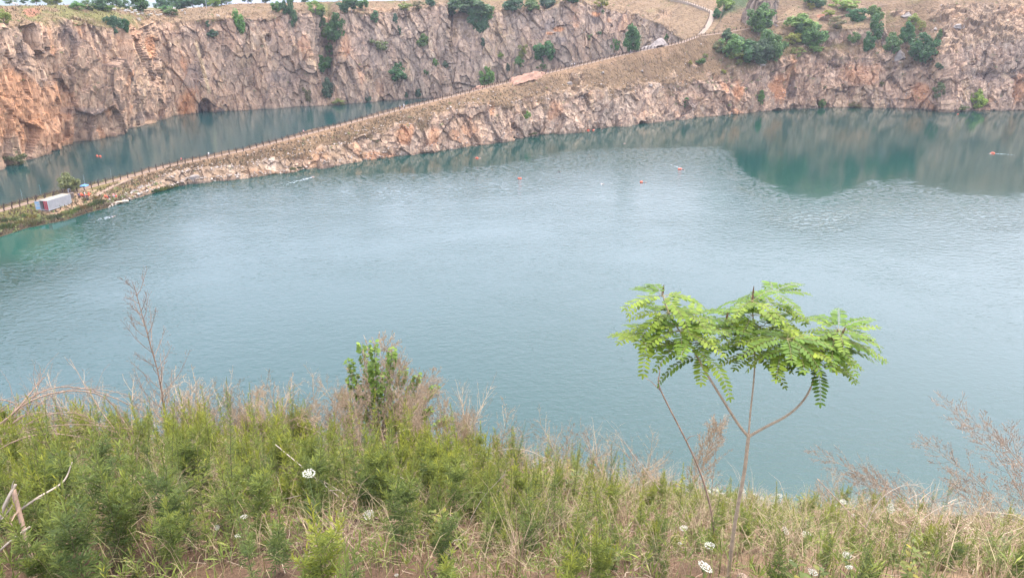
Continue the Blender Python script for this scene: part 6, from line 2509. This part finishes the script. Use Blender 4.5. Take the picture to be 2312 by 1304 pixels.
def tp(px, py, dy=0.0):
    return Vector(at_y(px, py, TY + dy)) - tb


def smooth(P3, n=2):
    for _ in range(n):
        Q = [P3[0]]
        for a, c in zip(P3, P3[1:]):
            Q += [a.lerp(c, .25), a.lerp(c, .75)]
        Q.append(P3[-1])
        P3 = Q
    return P3


b = MB()
b.tube(smooth([Vector((0, 0, -.05)), tp(1646, 1290), tp(1653, 1220), tp(1668, 1130), tp(1682, 1060), tp(1687, 1010), tp(1690, 985)]), .0105, .0085, 8)
link('trunk', b.mesh('trunk', M['tree_bark'], smooth=True), tree)
rr = random.Random(5)
BRN = [
    ([(1690, 985, 0), (1668, 960, -.02), (1640, 915, -.04), (1612, 870, -.05), (1585, 825, -.06), (1560, 778, -.06), (1532, 745, -.04), (1506, 700, -.02), (1494, 655, 0)], .0075,
     [(1582, 806, 5), (1562, 776, 9), (1535, 746, 10), (1508, 706, 9), (1495, 668, 7), (1606, 742, 7), (1466, 752, 8), (1565, 720, 8), (1450, 775, 5)]),
    ([(1690, 985, 0), (1694, 930, .03), (1700, 880, .06), (1705, 820, .09), (1703, 760, .11), (1700, 710, .12), (1697, 668, .12)], .005,
     [(1704, 800, 6), (1703, 755, 9), (1700, 712, 9), (1698, 680, 6), (1738, 690, 7), (1744, 660, 6), (1655, 715, 8), (1725, 735, 7), (1702, 800, 3)]),
    ([(1690, 985, 0), (1730, 962, -.03), (1772, 942, -.06), (1806, 915, -.08), (1830, 880, -.10), (1840, 840, -.10), (1858, 800, -.10), (1880, 765, -.09), (1893, 742, -.08)], .007,
     [(1842, 826, 5), (1850, 800, 8), (1862, 790, 10), (1882, 764, 10), (1893, 745, 8), (1800, 790, 9), (1776, 765, 8), (1822, 772, 9), (1905, 760, 6), (1762, 792, 4)]),
]
nl = 0
for pts, r0, nodes in BRN:
    P3 = smooth([tp(*q) for q in pts])
    b = MB()
    b.tube(P3, r0, .0022, 7)
    br_o = link('branch', b.mesh('branch', M['tree_bark'], smooth=True), tree)
    lf, tw = MB(), MB()
    for px, py, cnt in nodes:
        q0 = tp(px, py, rr.gauss(pts[len(pts) // 2][2], .07))
        near = min(P3, key=lambda v: (v - q0).length)
        # twig from the branch to the node
        tw.tube([near - Vector((0, 0, .02)), near.lerp(q0, .6) + Vector((0, 0, -.01)), q0], .0022, .0014, 4, cap=False)
        for k in range(cnt):
            a = 2 * math.pi * (k + rr.random()) / cnt
            el = rr.uniform(-.02, .5)
            d = Vector((math.cos(a) * math.cos(el), math.sin(a) * math.cos(el) * .8, math.sin(el))).normalized()
            L = rr.uniform(.13, .25)
            npair = int(L / .0195)
            p = q0.copy()
            rach = [p.copy()]
            sag = rr.uniform(.045, .11)
            c0 = rr.random() ** 2
            steps = npair + 2
            for s in range(steps):
                d = (d + Vector((0, 0, -sag * 1.25 * (L / steps) / .02))).normalized()
                p = p + d * (L / steps)
                rach.append(p.copy())
                if s < 1:
                    continue
                side = d.cross(Vector((0, 0, 1)))
                if side.length < .05:
                    side = Vector((1, 0, 0))
                side.normalize()
                up = side.cross(d).normalized()
                f = (s / steps)
                LL = .034 * (0.75 + .5 * math.sin(math.pi * min(1, f * 1.05 + .12))) * rr.uniform(.88, 1.1)
                for sg in ((-1, 1) if s < steps - 1 else (-1, 1, 0)):
                    dl = (side * sg * .9 + d * (.42 if sg else 1) + up * rr.uniform(-.25, .05)).normalized()
                    nn = (up + side * sg * rr.uniform(.0, .35)).normalized()
                    ss = dl.cross(nn).normalized()
                    W = LL * .185
                    lf.col = min(1, c0 * 1.0 + .25 * f * rr.random())
                    v = [p, p + dl * LL * .30 + ss * W, p + dl * LL * .72 + ss * W * .95, p + dl * LL, p + dl * LL * .72 - ss * W * .95, p + dl * LL * .30 - ss * W]
                    n = len(lf.v)
                    lf.v += [tuple(x) for x in v]
                    lf.c += [lf.col] * 6
                    lf.f.append(tuple(range(n, n + 6)))
                    lf.m.append(0)
            tw.tube(rach, .0011, .0006, 3, cap=False)
            nl += 1
    link('foliage', lf.mesh('foliage', M['tree_leaf'], attr=True), br_o)
    link('twigs', tw.mesh('twigs', M['twig']), br_o)
for px, py, dy, up in [(1698, 690, .1, 45), (1893, 770, -.09, 36), (1495, 670, 0, 28), (1640, 720, .02, 16)]:
    q = tp(px, py, dy)
    q2 = tp(px + 4 + (14 if px > 1800 else 0), py - up, dy)
    b = MB()
    b.tube([q, q.lerp(q2, .3), q.lerp(q2, .7), q2], .004, .001, 6, radii=[.002, .005, .0045, .001])
    link('seed_spike', b.mesh('seed_spike', M['spike']), tree)

# ------------------------------------------------------------------ stones on the soil
M['stone'] = plain('slope_stone', (0.23, 0.165, 0.12), 0.9, 0.25, 14)
STN = []
for s in range(3):
    me = BOUL[s].copy()
    me.materials.clear()
    me.materials.append(M['stone'])
    STN.append(me)
for i in range(26):
    px, t = rng.choice(((1300, .12), (1320, .2), (500, .3), (560, .25), (1470, .2), (1700, .35), (420, .35), (1850, .3), (130, .5))) if i < 12 else (rng.uniform(0, 2312), rng.random())
    q = gp(px + rng.uniform(-40, 40), max(0, t + rng.uniform(-.08, .08)))
    o = link('stone', STN[i % 3], None, q)
    s = rng.uniform(.02, .055)
    o.scale = (s * 1.3, s, s * .7)
    o.rotation_euler = (rng.uniform(-.3, .3), rng.uniform(-.3, .3), rng.uniform(0, 6))
    tag(o, 'brown angular stone lying on the soil of the near slope', 'stone', 'stones on the near slope')

# ------------------------------------------------------------------ hazy summer air
nt = NT('haze_air')
nt.t.nodes.remove(nt.b)
pv = nt.t.nodes.new('ShaderNodeVolumePrincipled')
pv.inputs['Color'].default_value = (0.56, 0.61, 0.71, 1)
pv.inputs['Density'].default_value = 0.00015
pv.inputs['Anisotropy'].default_value = 0.2
nt.l(pv.outputs[0], nt.out.inputs['Volume'])
b = MB()
b.box((-9800, -140, -9), (9800, 9700, 135))
tag(link('haze', b.mesh('haze', nt.m)), 'thin summer haze hanging over the quarry', 'haze', kind='stuff')
